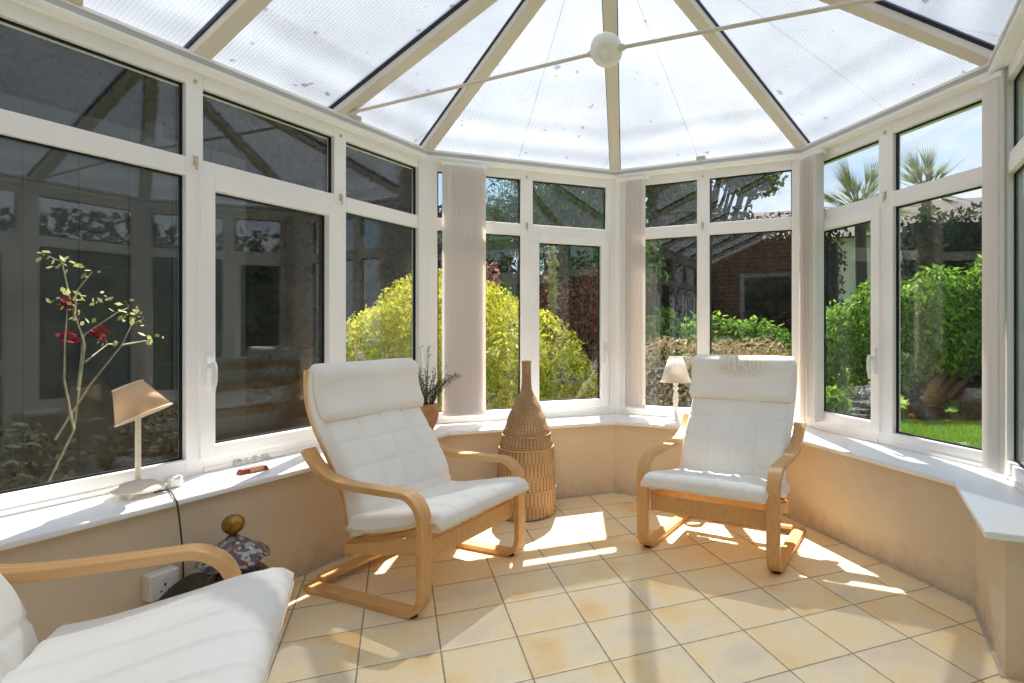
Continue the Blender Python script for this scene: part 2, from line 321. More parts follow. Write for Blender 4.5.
# ------------------------------------------------------------------ object helpers
def link(o, parent=None, **kw):
    COL.objects.link(o)
    if parent is not None: o.parent = parent
    for k, v in kw.items(): o[k] = v
    return o
def empty(name, loc=(0, 0, 0), rz=0, parent=None, **kw):
    o = bpy.data.objects.new(name, None); o.location = loc; o.rotation_euler = (0, 0, rz); o.empty_display_size = .1
    return link(o, parent, **kw)
def thing(name, label, cat, loc=(0, 0, 0), rz=0, group=None):
    o = empty(name, loc, rz, label=label, category=cat)
    if group: o['group'] = group
    return o
def tag(o, label, cat, group=None, kind=None):
    o['label'] = label; o['category'] = cat
    if group: o['group'] = group
    if kind: o['kind'] = kind
    return o
class G:
    """collects faces for one mesh"""
    def __init__(s): s.v = []; s.f = []; s.m = []; s.uv = []; s.sm = []
    def add(s, vs, fs, mi=0, uv=None, smooth=False):
        b = len(s.v); s.v += [tuple(v) for v in vs]
        for i, f in enumerate(fs):
            s.f.append(tuple(b+j for j in f)); s.m.append(mi); s.sm.append(smooth)
            s.uv.append([uv[j] for j in f] if uv is not None else [(0, 0)]*len(f))
        return s
    def hexa(s, p, mi=0):   # p: 4 bottom (ccw), 4 top
        uv = None
        return s.add(p, [(3, 2, 1, 0), (4, 5, 6, 7), (0, 1, 5, 4), (1, 2, 6, 5), (2, 3, 7, 6), (3, 0, 4, 7)], mi)
    def box(s, x0, x1, y0, y1, z0, z1, mi=0):
        return s.hexa([(x0, y0, z0), (x1, y0, z0), (x1, y1, z0), (x0, y1, z0), (x0, y0, z1), (x1, y0, z1), (x1, y1, z1), (x0, y1, z1)], mi)
    def tube(s, pts, r, n=8, mi=0, caps=True):
        pts = [Vector(p) for p in pts]; rs = r if isinstance(r, (list, tuple)) else [r]*len(pts)
        up = Vector((0, 0, 1)); vs = []; fs = []
        prev = None
        for i, p in enumerate(pts):
            d = (pts[min(i+1, len(pts)-1)]-pts[max(i-1, 0)]).normalized()
            if prev is None:
                a = d.cross(up)
                if a.length < .05: a = d.cross(Vector((1, 0, 0)))
            else: a = prev-d*prev.dot(d)
            a.normalize(); prev = a; b = d.cross(a)
            for k in range(n):
                t = 2*PI*k/n; vs.append(p+(a*math.cos(t)+b*math.sin(t))*rs[i])
        for i in range(len(pts)-1):
            for k in range(n): fs.append((i*n+k, i*n+(k+1) % n, (i+1)*n+(k+1) % n, (i+1)*n+k))
        s.add(vs, fs, mi, smooth=True)
        if caps: s.add([vs[k] for k in range(n)], [tuple(range(n))[::-1]], mi); s.add([vs[(len(pts)-1)*n+k] for k in range(n)], [tuple(range(n))], mi)
        return s
    def lathe(s, prof, n=32, mi=0, c=(0, 0), wav=None):
        vs = []; fs = []; uv = []
        L = 0; ls = [0]
        for i in range(1, len(prof)): L += math.hypot(prof[i][0]-prof[i-1][0], prof[i][1]-prof[i-1][1]); ls.append(L)
        for i, (r, z) in enumerate(prof):
            for k in range(n+1):
                t = 2*PI*k/n; dz = wav(t, r) if wav else 0
                vs.append((c[0]+r*math.cos(t), c[1]+r*math.sin(t), z+dz)); uv.append((k/n, ls[i]))
        w = n+1
        for i in range(len(prof)-1):
            for k in range(n): fs.append((i*w+k, i*w+k+1, (i+1)*w+k+1, (i+1)*w+k))
        return s.add(vs, fs, mi, uv, smooth=True)
    def build(s, name, mats, parent=None, bevel=0, weld=False, **kw):
        me = bpy.data.meshes.new(name); me.from_pydata(s.v, [], s.f)
        for m in (mats if isinstance(mats, (list, tuple)) else [mats]): me.materials.append(m)
        me.polygons.foreach_set('material_index', s.m); me.polygons.foreach_set('use_smooth', s.sm)
        ul = me.uv_layers.new(name='UVMap'); ul.data.foreach_set('uv', [c for f in s.uv for p in f for c in p])
        me.update()
        if weld:
            bm = bmesh.new(); bm.from_mesh(me); bmesh.ops.remove_doubles(bm, verts=bm.verts, dist=1e-5); bmesh.ops.recalc_face_normals(bm, faces=bm.faces); bm.to_mesh(me); bm.free()
        o = bpy.data.objects.new(name, me); link(o, parent, **kw)
        if bevel:
            md = o.modifiers.new('bevel', 'BEVEL'); md.width = bevel; md.segments = 2; md.limit_method = 'ANGLE'; md.angle_limit = .7
        return o

# ------------------------------------------------------------------ plan of the room: half octagon bay
CEN = np.array([-.0465, 2.3554]); RAD = 1.606
WALLS = 'L123R'
ANG = {k: TH+i*PI/4 for i, k in enumerate(WALLS)}
N = {k: np.array([math.cos(a), -math.sin(a)]) for k, a in ANG.items()}
D = {k: float(N[k]@CEN-RAD) for k in WALLS}; D['R'] = -.565
AX = np.array([math.sin(TH), math.cos(TH)])     # long axis of the room, away from the house
HOUSE = -2.6                                    # house wall: AX.p = HOUSE
def isect(n1, d1, n2, d2): return np.linalg.solve(np.array([n1, n2]), [d1, d2])
def ring(off):
    """inner offset polyline of the five walls; off is a number or a dict per wall"""
    o = off if isinstance(off, dict) else {k: off for k in WALLS}
    pts = [isect(N['L'], D['L']+o['L'], AX, HOUSE)]
    for a, b in zip('L123', '123R'): pts.append(isect(N[a], D[a]+o[a], N[b], D[b]+o[b]))
    pts.append(isect(N['R'], D['R']+o['R'], AX, HOUSE))
    return pts
CR = ring(0)
# wall frames: start corner and running direction; left and right walls run back from the bay corners
ST = {'L': CR[1], '1': CR[1], '2': CR[2], '3': CR[3], 'R': CR[4]}
DR = {'L': -AX, '1': None, '2': None, '3': None, 'R': -AX}
for k, i in (('1', 1), ('2', 2), ('3', 3)):
    v = CR[i+1]-CR[i]; DR[k] = v/np.linalg.norm(v)
LEN = {'L': float(np.linalg.norm(CR[0]-CR[1])), '1': float(np.linalg.norm(CR[2]-CR[1])), '2': float(np.linalg.norm(CR[3]-CR[2])), '3': float(np.linalg.norm(CR[4]-CR[3])), 'R': float(np.linalg.norm(CR[5]-CR[4]))}
def wp(k, s, off, z):
    p = ST[k]+DR[k]*s+N[k]*off; return (float(p[0]), float(p[1]), z)
def wbox(g, k, s0, s1, o0, o1, z0, z1, mi=0):
    pl = [wp(k, s0, o0, z0), wp(k, s1, o0, z0), wp(k, s1, o1, z0), wp(k, s0, o1, z0)]
    a = sum(pl[i][0]*pl[(i+1) % 4][1]-pl[(i+1) % 4][0]*pl[i][1] for i in range(4))
    if a < 0: pl = pl[::-1]
    return g.hexa(pl+[(x, y, z1) for x, y, _ in pl], mi)
def onwall(k, u, off=0):
    t = (u-617.4)/F; Y = (D[k]+off)/(N[k][0]*t+N[k][1]); return np.array([t*Y, Y])
def fl(u, v, z=0):
    Y = F*(1.1-z)/(v-329.3); return np.array([(u-617.4)/F*Y, Y])
SIDE = {'L': 'left', '1': 'back_left', '2': 'back', '3': 'back_right', 'R': 'right'}
WN = {'L': 1, '1': 2, '2': 3, '3': 4, 'R': 5}
OI = {'L': .289, '1': .289, '2': .289, '3': .289, 'R': .150}    # inner face of the dwarf walls
OS = {'L': .330, '1': .330, '2': .330, '3': .330, 'R': .222}    # sill front
SILL = .487
struct = dict(kind='structure')
R_END = .755        # the dwarf wall on the right stops at the doorway

def ringprism(g, k, offA, offB, z0, z1, s_cut=None, mi=0):
    i = WALLS.index(k); A = ring(offA); B = ring(offB)
    pl = [A[i], A[i+1], B[i+1], B[i]]
    if s_cut is not None:
        q = ST[k]+DR[k]*s_cut
        a = q+N[k]*(offA[k] if isinstance(offA, dict) else offA); b = q+N[k]*(offB[k] if isinstance(offB, dict) else offB)
        pl = [A[i], a, b, B[i]]
    ar = sum(pl[j][0]*pl[(j+1) % 4][1]-pl[(j+1) % 4][0]*pl[j][1] for j in range(4))
    if ar < 0: pl = pl[::-1]
    return g.hexa([(float(p[0]), float(p[1]), z0) for p in pl]+[(float(p[0]), float(p[1]), z1) for p in pl], mi)

# floor
g = G(); out_pts = ring(-.05); n = len(out_pts)
g.add([(float(p[0]), float(p[1]), 0) for p in out_pts]+[(float(p[0]), float(p[1]), -.1) for p in out_pts], [tuple(range(n))[::-1], tuple(range(n, 2*n))]+[(i, (i+1) % n, n+(i+1) % n, n+i) for i in range(n)])
o = g.build('floor', M['floor'], **struct)
bm = bmesh.new(); bm.from_mesh(o.data); bmesh.ops.recalc_face_normals(bm, faces=bm.faces); bm.to_mesh(o.data); bm.free()

# dwarf walls, sills and a thin mortar fillet
for k in WALLS:
    g = G(); ringprism(g, k, -.06, OI, -.05, SILL-.024, R_END if k == 'R' else None)
    g.build('wall_'+SIDE[k], M['wall'], **struct)
    g = G(); ringprism(g, k, .0, OS, SILL-.024, SILL, R_END+.10 if k == 'R' else None)
    g.build('trim_%d' % WN[k], M['sill'], bevel=.006, **struct)
    oo = {a: OI[a]+.012 for a in WALLS}
    g = G(); ringprism(g, k, OI, oo, 0, .006, R_END if k == 'R' else None)
    g.build('baseboard_'+SIDE[k], simple('mortar_'+k, (196, 186, 170), .9, var=.2, scale=60), **struct)

# windows
ZB, ZLT, ZUB, ZUT, ZT = .557, 1.742, 1.822, 2.128, 2.205
def window(k, panes, s_end, zb=ZB, zfloor=SILL):
    """panes: list of (s0, s1, casement side or None)"""
    root = empty('window_%d' % WN[k], wp(k, panes[0][0], 0, zfloor), **struct)
    def inv(o):
        o.parent = root; o.matrix_parent_inverse = Matrix.Translation(root.location).inverted(); return o
    g = G(); a, b = -.045, .012
    zl, zt = zfloor, ZT
    first, last = panes[0][0], panes[-1][1]
    edges = [0 if k != 'x' else 0]
    posts = [(0.0 if k in 'LR' else 0.0, first)]
    for p, q in zip(panes, panes[1:]): posts.append((p[1], q[0]))
    posts.append((last, s_end))
    posts = [q for q in posts if q[1]-q[0] > .01]
    if first > 1: posts[0] = (2.30, first)
    for s0, s1 in posts: wbox(g, k, s0, s1, a, b, zl, zt)
    for s0, s1, cs in panes:
        wbox(g, k, s0, s1, a, b, zl, zb); wbox(g, k, s0, s1, a, b, ZLT, ZUB); wbox(g, k, s0, s1, a, b, ZUT, zt)
        wbox(g, k, s0, s1, b-.001, b+.007, zl, zl+.022)
    inv(g.build('window_frame', M['upvc'], None, bevel=.0035))
    for s0, s1, cs in panes:
        for (z0, z1) in ((zb, ZLT), (ZUB, ZUT)):
            q0, q1, y0, y1 = s0, s1, z0, z1; low = z0 == zb
            if cs and low:
                g = G(); w = .042; e = .018          # sash overlapping the frame
                Z0, Z1 = z0-.012, z1+.012
                aa, bb = -.03, .026
                wbox(g, k, q0-e, q0-e+w+e, aa, bb, Z0, Z1); wbox(g, k, q1+e-w-e, q1+e, aa, bb, Z0, Z1)
                wbox(g, k, q0+w, q1-w, aa, bb, Z0, z0+w); wbox(g, k, q0+w, q1-w, aa, bb, z1-w, Z1)
                inv(g.build('casement_sash', M['upvc'], None, bevel=.0035))
                hs = q0+.012 if cs == 'a' else q1-.012
                g = G(); wbox(g, k, hs-.014, hs+.014, bb, bb+.012, 1.0-.14, 1.0+.0); wbox(g, k, hs-.008, hs+.008, bb+.012, bb+.035, .935, .955)
                d = -.012 if cs == 'a' else .012
                g.tube([wp(k, hs, bb+.035, .96), wp(k, hs, bb+.042, .94), wp(k, hs, bb+.042, .88), wp(k, hs, bb+.036, .835)], [.009, .011, .011, .007])
                inv(g.build('handle', M['handle'], None))
                q0 += w; q1 -= w; y0 += w; y1 -= w
            g = G(); t = .007
            wbox(g, k, q0-.002, q0+t, -.028, -.012, y0, y1); wbox(g, k, q1-t, q1+.002, -.028, -.012, y0, y1)
            wbox(g, k, q0+t, q1-t, -.028, -.012, y0-.002, y0+t); wbox(g, k, q0+t, q1-t, -.028, -.012, y1-t, y1+.002)
            inv(g.build('gasket', M['gasket'], None))
            g = G(); wbox(g, k, q0+.001, q1-.001, -.030, -.016, y0+.001, y1-.001)
            inv(g.build('glass_pane', M['glass'], None))
    for p, q in zip(panes, panes[1:]):
        c = (p[1]+q[0])/2; g = G()
        wbox(g, k, c-.008, c+.006, b, b+.010, ZUB-.030, ZUB+.008); g.tube([wp(k, c, b+.014, ZUB-.05), wp(k, c, b+.014, ZUB-.02)], .004, 6)
        inv(g.build('blind_clip', M['rust'], None)); 
        g = G(); wbox(g, k, c-.006, c+.004, b, b+.008, ZUT+.008, ZUT+.024); inv(g.build('screw_plate', M['rust'], None))
    return root
lw = []
s = .054
Lp = [(.050, .594, None), (.668, 1.318, 'b'), (1.385, 2.03, None), (2.11, 2.65, None), (2.74, 3.30, None), (3.39, 3.95, None), (4.03, 4.60, None), (4.69, 5.2, None)]
Lp = [p for p in Lp if p[1] < LEN['L']-.05]
window('L', Lp, LEN['L'])
L1 = LEN['1']
window('1', [(.09, .632, None), (.717, L1-.076, 'b')], L1)
window('2', [(.09, .615, None), (.700, LEN['2']-.092, None)], LEN['2'])
window('3', [(.09, .580, 'b'), (.672, LEN['3']-.05, None)], LEN['3'])
# right wall: short window over the stub of dwarf wall is part of the doorway framing
window('R', [(.085, R_END-.06, None)], R_END)
# french door and further glazing on the right
def door(n, s0, s1):
    k = 'R'; root = empty('door_%d' % n, wp(k, s0, 0, 0), **struct)
    def inv(o): o.parent = root; o.matrix_parent_inverse = Matrix.Translation(root.location).inverted()
    g = G(); f = .06
    wbox(g, k, s0, s0+f, -.045, .012, 0, ZT); wbox(g, k, s1-f, s1, -.045, .012, 0, ZT)
    wbox(g, k, s0+f, s1-f, -.045, .012, ZLT+.02, ZUB); wbox(g, k, s0+f, s1-f, -.045, .012, ZUT, ZT); wbox(g, k, s0+f, s1-f, -.045, .012, 0, .04)
    g.build('door_frame', M['upvc'], None, bevel=.003); inv(bpy.context.scene.collection.objects[-1])
    m = (s0+s1)/2
    for a, b, hs in ((s0+f, m-.003, m-.03), (m+.003, s1-f, m+.03)):
        g = G(); w = .08
        wbox(g, k, a, a+w, -.03, .022, .045, ZLT+.018); wbox(g, k, b-w, b, -.03, .022, .045, ZLT+.018)
        wbox(g, k, a+w, b-w, -.03, .022, .045, .25); wbox(g, k, a+w, b-w, -.03, .022, .75, .87); wbox(g, k, a+w, b-w, -.03, .022, ZLT-.07, ZLT+.018)
        lf = g.build('door_leaf', M['upvc'], None, bevel=.003); inv(lf)
        g = G(); wbox(g, k, a+w, b-w, -.012, .002, .25, .75); wbox(g, k, a+w, b-w, -.012, .002, .87, ZLT-.07); o = g.build('glass_pane', M['glass'], None); inv(o)
        g = G(); wbox(g, k, hs-.015, hs+.015, .022, .034, .86, 1.06); g.tube([wp(k, hs, .034, .99), wp(k, hs, .06, .99), wp(k, hs+(.11 if hs > m else -.11), .062, .985)], .009); o = g.build('handle', M['handle'], None); inv(o)
    g = G(); wbox(g, k, s0+f, s1-f, -.028, -.014, ZUB, ZUT); inv(g.build('glass_pane', M['glass'], None))
door(1, R_END, 2.30)
g = G(); wbox(g, 'R', 2.30, LEN['R'], -.06, .15, -.05, SILL); g.build('wall_right', M['wall'], **struct)
WN['R'] = 6; window('R', [(2.37+.66*i, 2.94+.66*i, None) for i in range(int((LEN['R']-2.4)/.66))], LEN['R'])

# corner posts between the window frames
g = G()
for i, c in enumerate(CR[1:5]):
    a, b = WALLS[i], WALLS[i+1]
    q = isect(N[a], D[a]+.016, N[b], D[b]+.016); r = isect(N[a], D[a]-.06, N[b], D[b]-.06)
    pa = q+(-DR[a] if a not in 'L' else DR[a])*.045; pb = q+DR[b]*.045
    ra = r+(-DR[a] if a not in 'L' else DR[a])*.05; rb = r+DR[b]*.05
    pl = [pa, q, pb, rb, r, ra]
    ar = sum(pl[j][0]*pl[(j+1) % 6][1]-pl[(j+1) % 6][0]*pl[j][1] for j in range(6))
    if ar < 0: pl = pl[::-1]
    vs = [(float(p[0]), float(p[1]), SILL) for p in pl]+[(float(p[0]), float(p[1]), ZT) for p in pl]
    g = G(); g.add(vs, [(5, 4, 3, 2, 1, 0), (6, 7, 8, 9, 10, 11)]+[(j, (j+1) % 6, 6+(j+1) % 6, 6+j) for j in range(6)])
    g.build('trim_%d' % (10+i), M['upvc'], bevel=.003, **struct)

# ------------------------------------------------------------------ roof
ceil = empty('ceiling', (float(CEN[0]), float(CEN[1]), 2.24), **struct)
def cpar(o): o.parent = ceil; o.matrix_parent_inverse = Matrix.Translation(ceil.location).inverted(); return o
ZE, ZA = 2.255, 2.92        # underside of roof at the glass line, and at the apex
slope = (ZA-ZE)/RAD
for k in WALLS:
    g = G(); ringprism(g, k, -.06, .065, ZT, 2.245); 
    cpar(g.build('ring_beam', M['upvc'], None))
    i = WALLS.index(k)
    # rounded white cover and grey strip on the room side
    prof = [(.012, 2.186), (.040, 2.180), (.060, 2.184), (.070, 2.193), (.071, 2.202), (.066, 2.208)]
    g = G(); rings = [ring(o) for o, z in prof]; 
    for j in range(len(prof)-1):
        p = [(*map(float, rings[j][i]), prof[j][1]), (*map(float, rings[j][i+1]), prof[j][1]), (*map(float, rings[j+1][i+1]), prof[j+1][1]), (*map(float, rings[j+1][i]), prof[j+1][1])]
        g.add(p, [(0, 1, 2, 3)], smooth=True)
    o = g.build('beam_cover', M['beam'], None, weld=True); cpar(o)
    g = G(); ringprism(g, k, .058, .068, 2.206, 2.228); cpar(g.build('grey_strip', M['beamgrey'], None))
    g = G(); ringprism(g, k, .055, .074, 2.228, 2.237); cpar(g.build('cover_lip', M['beam'], None, bevel=.002))
    # gutter outside
    g = G(); ringprism(g, k, -.16, -.06, 2.16, 2.235); cpar(g.build('gutter', M['upvc'], None, bevel=.01))
APX = (float(CEN[0]), float(CEN[1]))
def rz(off): return ZE+off*slope         # roof height at inward offset from the glass line
def rpt(k, s, off, dz=0): x, y, _ = wp(k, s, off, 0); return (x, y, rz(off)+dz)
# roof faces: facets 1,2,3 triangles to the apex; sides from apex back along the ridge
offr = CEN-0
sL = float((CEN-ST['L'])@DR['L'])        # apex foot along the left wall
halfW = RAD
wR = float(N['R']@CEN-D['R'])            # right wall is slightly nearer the ridge
ridge_back = CEN-AX*(CEN@AX-HOUSE)
def panel(name, pts, udir, eave, parent=None):
    """pts: list of 3d points of underside; udir: unit plan vector along the eave"""
    P = [Vector(p) for p in pts]; nrm = (P[1]-P[0]).cross(P[2]-P[0]).normalized()
    if nrm.z < 0: P = P[::-1]; nrm = -nrm
    U = Vector((udir[0], udir[1], 0)); V = nrm.cross(U)
    if V.z < 0: V = -V
    e0 = Vector(eave)
    uv = [((p-e0).dot(U), (p-e0).dot(V)) for p in P]; n = len(P); T = [p+nrm*.016 for p in P]
    g = G(); g.add(P, [tuple(range(n))[::-1]], 1, uv); g.add(T, [tuple(range(n))], 0, uv)
    g.add(list(P)+list(T), [(i, (i+1) % n, n+(i+1) % n, n+i) for i in range(n)], 1)
    return cpar(g.build('roof_panel', [M['polytop'], M['polybot']], None))
apex = (APX[0], APX[1], ZA)
EO = -.10
eo = ring(EO)
def zc(k, o): return rz(o)
for i, k in enumerate('123'):
    a, b = eo[i+1], eo[i+2]
    panel('p', [(float(a[0]), float(a[1]), rz(EO)), (float(b[0]), float(b[1]), rz(EO)), apex], DR[k], (float(a[0]), float(a[1]), rz(EO)))
rb = (float(ridge_back[0]), float(ridge_back[1]), ZA)
a = eo[1]; foot = ST['L']+DR['L']*sL+N['L']*EO
F3 = lambda p, z: (float(p[0]), float(p[1]), z)
slopeR = (ZA-ZE)/wR
panel('p', [F3(eo[1], rz(EO)), F3(foot, rz(EO)), apex], DR['L'], F3(foot, rz(EO)))
panel('p', [F3(foot, rz(EO)), F3(eo[0], rz(EO)), rb, apex], DR['L'], F3(foot, rz(EO)))
sR = float((CEN-ST['R'])@DR['R']); footR = ST['R']+DR['R']*sR+N['R']*EO; zR = ZE+EO*slopeR
panel('p', [F3(eo[4], rz(EO)), F3(footR, zR), apex], DR['R'], F3(footR, zR))
panel('p', [F3(footR, zR), F3(eo[5], zR), rb, apex], DR['R'], F3(footR, zR))
# rafters: beige bar below the roof with black gasket shoulders
def rafter(p0, p1, w=.070, h=.045):
    p0 = Vector(p0); p1 = Vector(p1); d = (p1-p0).normalized(); sd = d.cross(Vector((0, 0, 1))).normalized(); up = sd.cross(d).normalized()
    if up.z < 0: up = -up
    def bar(g, s0, s1, u0, u1, mi=0):
        ps = []
        for u in (u0, u1):
            ps += [p0+sd*s0+up*u, p0+sd*s1+up*u, p1+sd*s1+up*u, p1+sd*s0+up*u]
        g.hexa(ps, mi)
    g = G(); bar(g, -w/2, w/2, -h, .0); cpar(g.build('rafter', M['rafter'], None, bevel=.003, weld=True))
    g = G(); bar(g, -w/2-.005, -w/2+.004, -.010, .0); bar(g, w/2-.004, w/2+.005, -.010, 0); cpar(g.build('rafter_gasket', M['gasket'], None))
    g = G(); bar(g, -.028, .028, .018, .03); cpar(g.build('rafter_cap', M['upvc'], None))
for i in (1, 2, 3, 4):
    c = CR[i]; rafter(F3(c, ZE-.002), (APX[0], APX[1], ZA-.002))
for s_ in [sL+.69*j for j in range(8)]:
    if s_ > LEN['L']-.05: break
    p = ST['L']+DR['L']*s_; q = CEN+DR['L']*(s_-sL)
    rafter(F3(p, ZE), (float(q[0]), float(q[1]), ZA))
    p = ST['R']+DR['R']*(sR+s_-sL); rafter(F3(p, ZE), (float(q[0]), float(q[1]), ZA))
g = G(); pr = [APX, (rb[0], rb[1])]; sd = Vector((AX[1], -AX[0], 0))*.04
A0 = Vector(apex); B0 = Vector(rb); g.hexa([A0-sd-Vector((0, 0, .07)), A0+sd-Vector((0, 0, .07)), B0+sd-Vector((0, 0, .07)), B0-sd-Vector((0, 0, .07)), A0-sd, A0+sd, B0+sd, B0-sd])
cpar(g.build('ridge_beam', M['rafter'], None, weld=True))
# tie bar with round boss
tA = Vector(rpt('L', sL-.02, .09, -.045)); tB0 = ST['R']+DR['R']*sR+N['R']*.09; tB = Vector((float(tB0[0]), float(tB0[1]), 2.235))
bos = Vector((APX[0], APX[1], 2.272))
dd = (bos-tA).normalized()
g = G(); g.tube([tA, tA+dd*.05, tA+dd*.06, bos-dd*.085, bos-dd*.08, bos-dd*.05], [.013, .013, .008, .008, .014, .014], 10)
cpar(g.build('tie_rod', M['rafter'], None))
d2 = (tB-bos).normalized()
g = G(); g.tube([bos+d2*.05, bos+d2*.08, bos+d2*.085, tB-d2*.06, tB-d2*.05, tB], [.014, .014, .008, .008, .013, .013], 10)
cpar(g.build('tie_rod', M['rafter'], None))
g = G()
bprof = [(0, -.036), (.018, -.036), (.022, -.030), (.030, -.030), (.034, -.036), (.046, -.034), (.062, -.022), (.068, -.006), (.068, .02), (.055, .03), (0, .03)]
g.lathe(bprof, 36)
# tilted so its face looks down the room
o = g.build('tie_boss', M['beam'], None, weld=True); o.data.transform(Matrix.Translation(bos) @ Matrix.Rotation(math.radians(-50), 4, Vector((1, 0, 0)))); cpar(o)
# small clips on the eaves
for (k, s_) in (('L', sL-.08), ('2', .66), ('L', 1.78)):
    g = G(); wbox(g, k, s_-.03, s_+.03, .05, .085, 2.236, 2.262); cpar(g.build('roof_clip', M['beamgrey'] if k != 'L' or s_ < 1 else M['rust'], None, bevel=.003))

# ------------------------------------------------------------------ house wall behind the camera (seen in the reflections)
def hp(x, a, z):   # x across (right), a along axis
    p = AX*a+np.array([AX[1], -AX[0]])*x; return (float(p[0]), float(p[1]), z)
def hbox(g, x0, x1, a0, a1, z0, z1, mi=0):
    vs = [hp(x0, a0, z0), hp(x1, a0, z0), hp(x1, a1, z0), hp(x0, a1, z0)]; vs += [(x, y, z1) for x, y, _ in vs]
    uv = [(x0, z0), (x1, z0), (x1, z0), (x0, z0), (x0, z1), (x1, z1), (x1, z1), (x0, z1)]
    return g.add(vs, [(3, 2, 1, 0), (4, 5, 6, 7), (0, 1, 5, 4), (1, 2, 6, 5), (2, 3, 7, 6), (3, 0, 4, 7)], mi, uv)
xl = float(CR[0]@np.array([AX[1], -AX[0]]))-.3; xr = float(CR[5]@np.array([AX[1], -AX[0]]))+.3
mid = (xl+xr)/2; a0, a1 = HOUSE-.25, HOUSE
g = G(); hbox(g, xl, mid-1.0, a0, a1, -.05, 3.3); hbox(g, mid+1.0, xr, a0, a1, -.05, 3.3); hbox(g, mid-1.0, mid+1.0, a0, a1, 2.1, 3.3)
g.build('wall_house', M['brick'], **struct)
dr = empty('door_2', hp(mid, a1, 0), **struct)
def dpar(o): o.parent = dr; o.matrix_parent_inverse = Matrix.Translation(dr.location).inverted()
g = G()
for x0, x1, z0, z1 in ((mid-1, mid-.93, 0, 2.1), (mid+.93, mid+1, 0, 2.1), (mid-.93, mid+.93, 2.03, 2.1), (mid-.93, mid+.93, 0, .05), (mid-.04, mid+.04, .05, 2.03)):
    hbox(g, x0, x1, a1-.1, a1-.02, z0, z1)
dpar(g.build('door_frame', M['upvc'], None)); g = G(); hbox(g, mid-.93, mid+.93, a1-.07, a1-.055, .05, 2.03); dpar(g.build('glass_pane', M['glass'], None))
g = G(); hbox(g, xl, xr, a0-2.6, a0-2.5, -.05, 2.6); hbox(g, xl, xr, a0-2.5, a0, 2.5, 2.6); hbox(g, xl, xl+.1, a0-2.5, a0, 0, 2.5); hbox(g, xr-.1, xr, a0-2.5, a0, 0, 2.5); hbox(g, xl, xr, a0-2.6, a0, -.05, 0)
g.build('wall_living_room', M['room'], **struct)

# ------------------------------------------------------------------ vertical blinds stacked at the corners
def blind(k, s0, s1, nsl, tilt, zb, label, off=.075, zt=2.150, wd=.089):
    root = thing('vertical_blind', label, 'blind', wp(k, (s0+s1)/2, off, zb))
    def inv(o): o.parent = root; o.matrix_parent_inverse = Matrix.Translation(root.location).inverted(); return o
    g = G(); wbox(g, k, s0-.03, s1+.03, off-.018, off+.018, zt, zt+.022); inv(g.build('headrail', M['beam'], None))
    dS = Vector((*DR[k], 0)); dN = Vector((*N[k], 0)); ca, sa = math.cos(tilt), math.sin(tilt)
    rnd = random.Random(s0*100+nsl)
    for j in range(nsl):
        s_ = s0+(s1-s0)*(j+.5)/nsl; c = Vector(wp(k, s_, off, 0)); t = rnd.uniform(-.06, .06)
        ax = dS*math.cos(tilt+t)+dN*math.sin(tilt+t); nr = dS*-math.sin(tilt+t)+dN*math.cos(tilt+t)
        g = G(); n = 5; vs = []
        for z in (zb, zt):
            for sgn in (0, 1):
                for q in range(n):
                    u = (q/(n-1)-.5); vs.append(c+ax*(u*wd)+nr*(.004*(1-4*u*u)+sgn*.0009)+Vector((0, 0, z)))
        fs = []
        for q in range(n-1):
            fs += [(q, q+1, 2*n+q+1, 2*n+q), (n+q+1, n+q, 3*n+q, 3*n+q+1), (q+1, q, n+q, n+q+1), (2*n+q, 2*n+q+1, 3*n+q+1, 3*n+q)]
        fs += [(0, n, 3*n, 2*n)[::-1], (n-1, 2*n-1, 4*n-1, 3*n-1)]
        g.add(vs, fs, smooth=False); 
        # weighted bottom pocket
        P = c+Vector((0, 0, zb-.0)); q = ax*(wd/2-.004); m_ = nr*.002
        g.hexa([P-q-m_, P+q-m_, P+q+m_, P-q+m_]+[v+Vector((0, 0, .03)) for v in (P-q-m_, P+q-m_, P+q+m_, P-q+m_)])
        inv(g.build('slat', M['blind'], None))
    g = G(); g.tube([wp(k, s0, off, zb+.012), wp(k, s1, off, zb+.012)], .0018, 5); g.tube([wp(k, s0, off+.03, zb+.012), wp(k, s1, off+.03, zb+.012)], .0018, 5)
    inv(g.build('bead_chain', M['beam'], None))
    return root
q_ = onwall('3', 993, .085); B3 = float((q_-ST['3'])@DR['3']); print('LEN3', LEN['3'], 'B3', B3)
blind('1', .135, .365, 13, math.radians(54), .545, 'wide stack of beige vertical blind slats beside the tall wicker vase')
blind('2', .08, .25, 8, math.radians(40), .545, 'beige vertical blind slats gathered in the corner left of the white table lamp')
blind('3', .06, .20, 9, math.radians(80), .545, 'dark-edged narrow stack of vertical blind slats behind the right-hand armchair')
blind('3', B3-.02, B3+.02, 5, math.radians(20), .50, 'narrow stack of beige blind slats right of the lawn view window', off=.085)

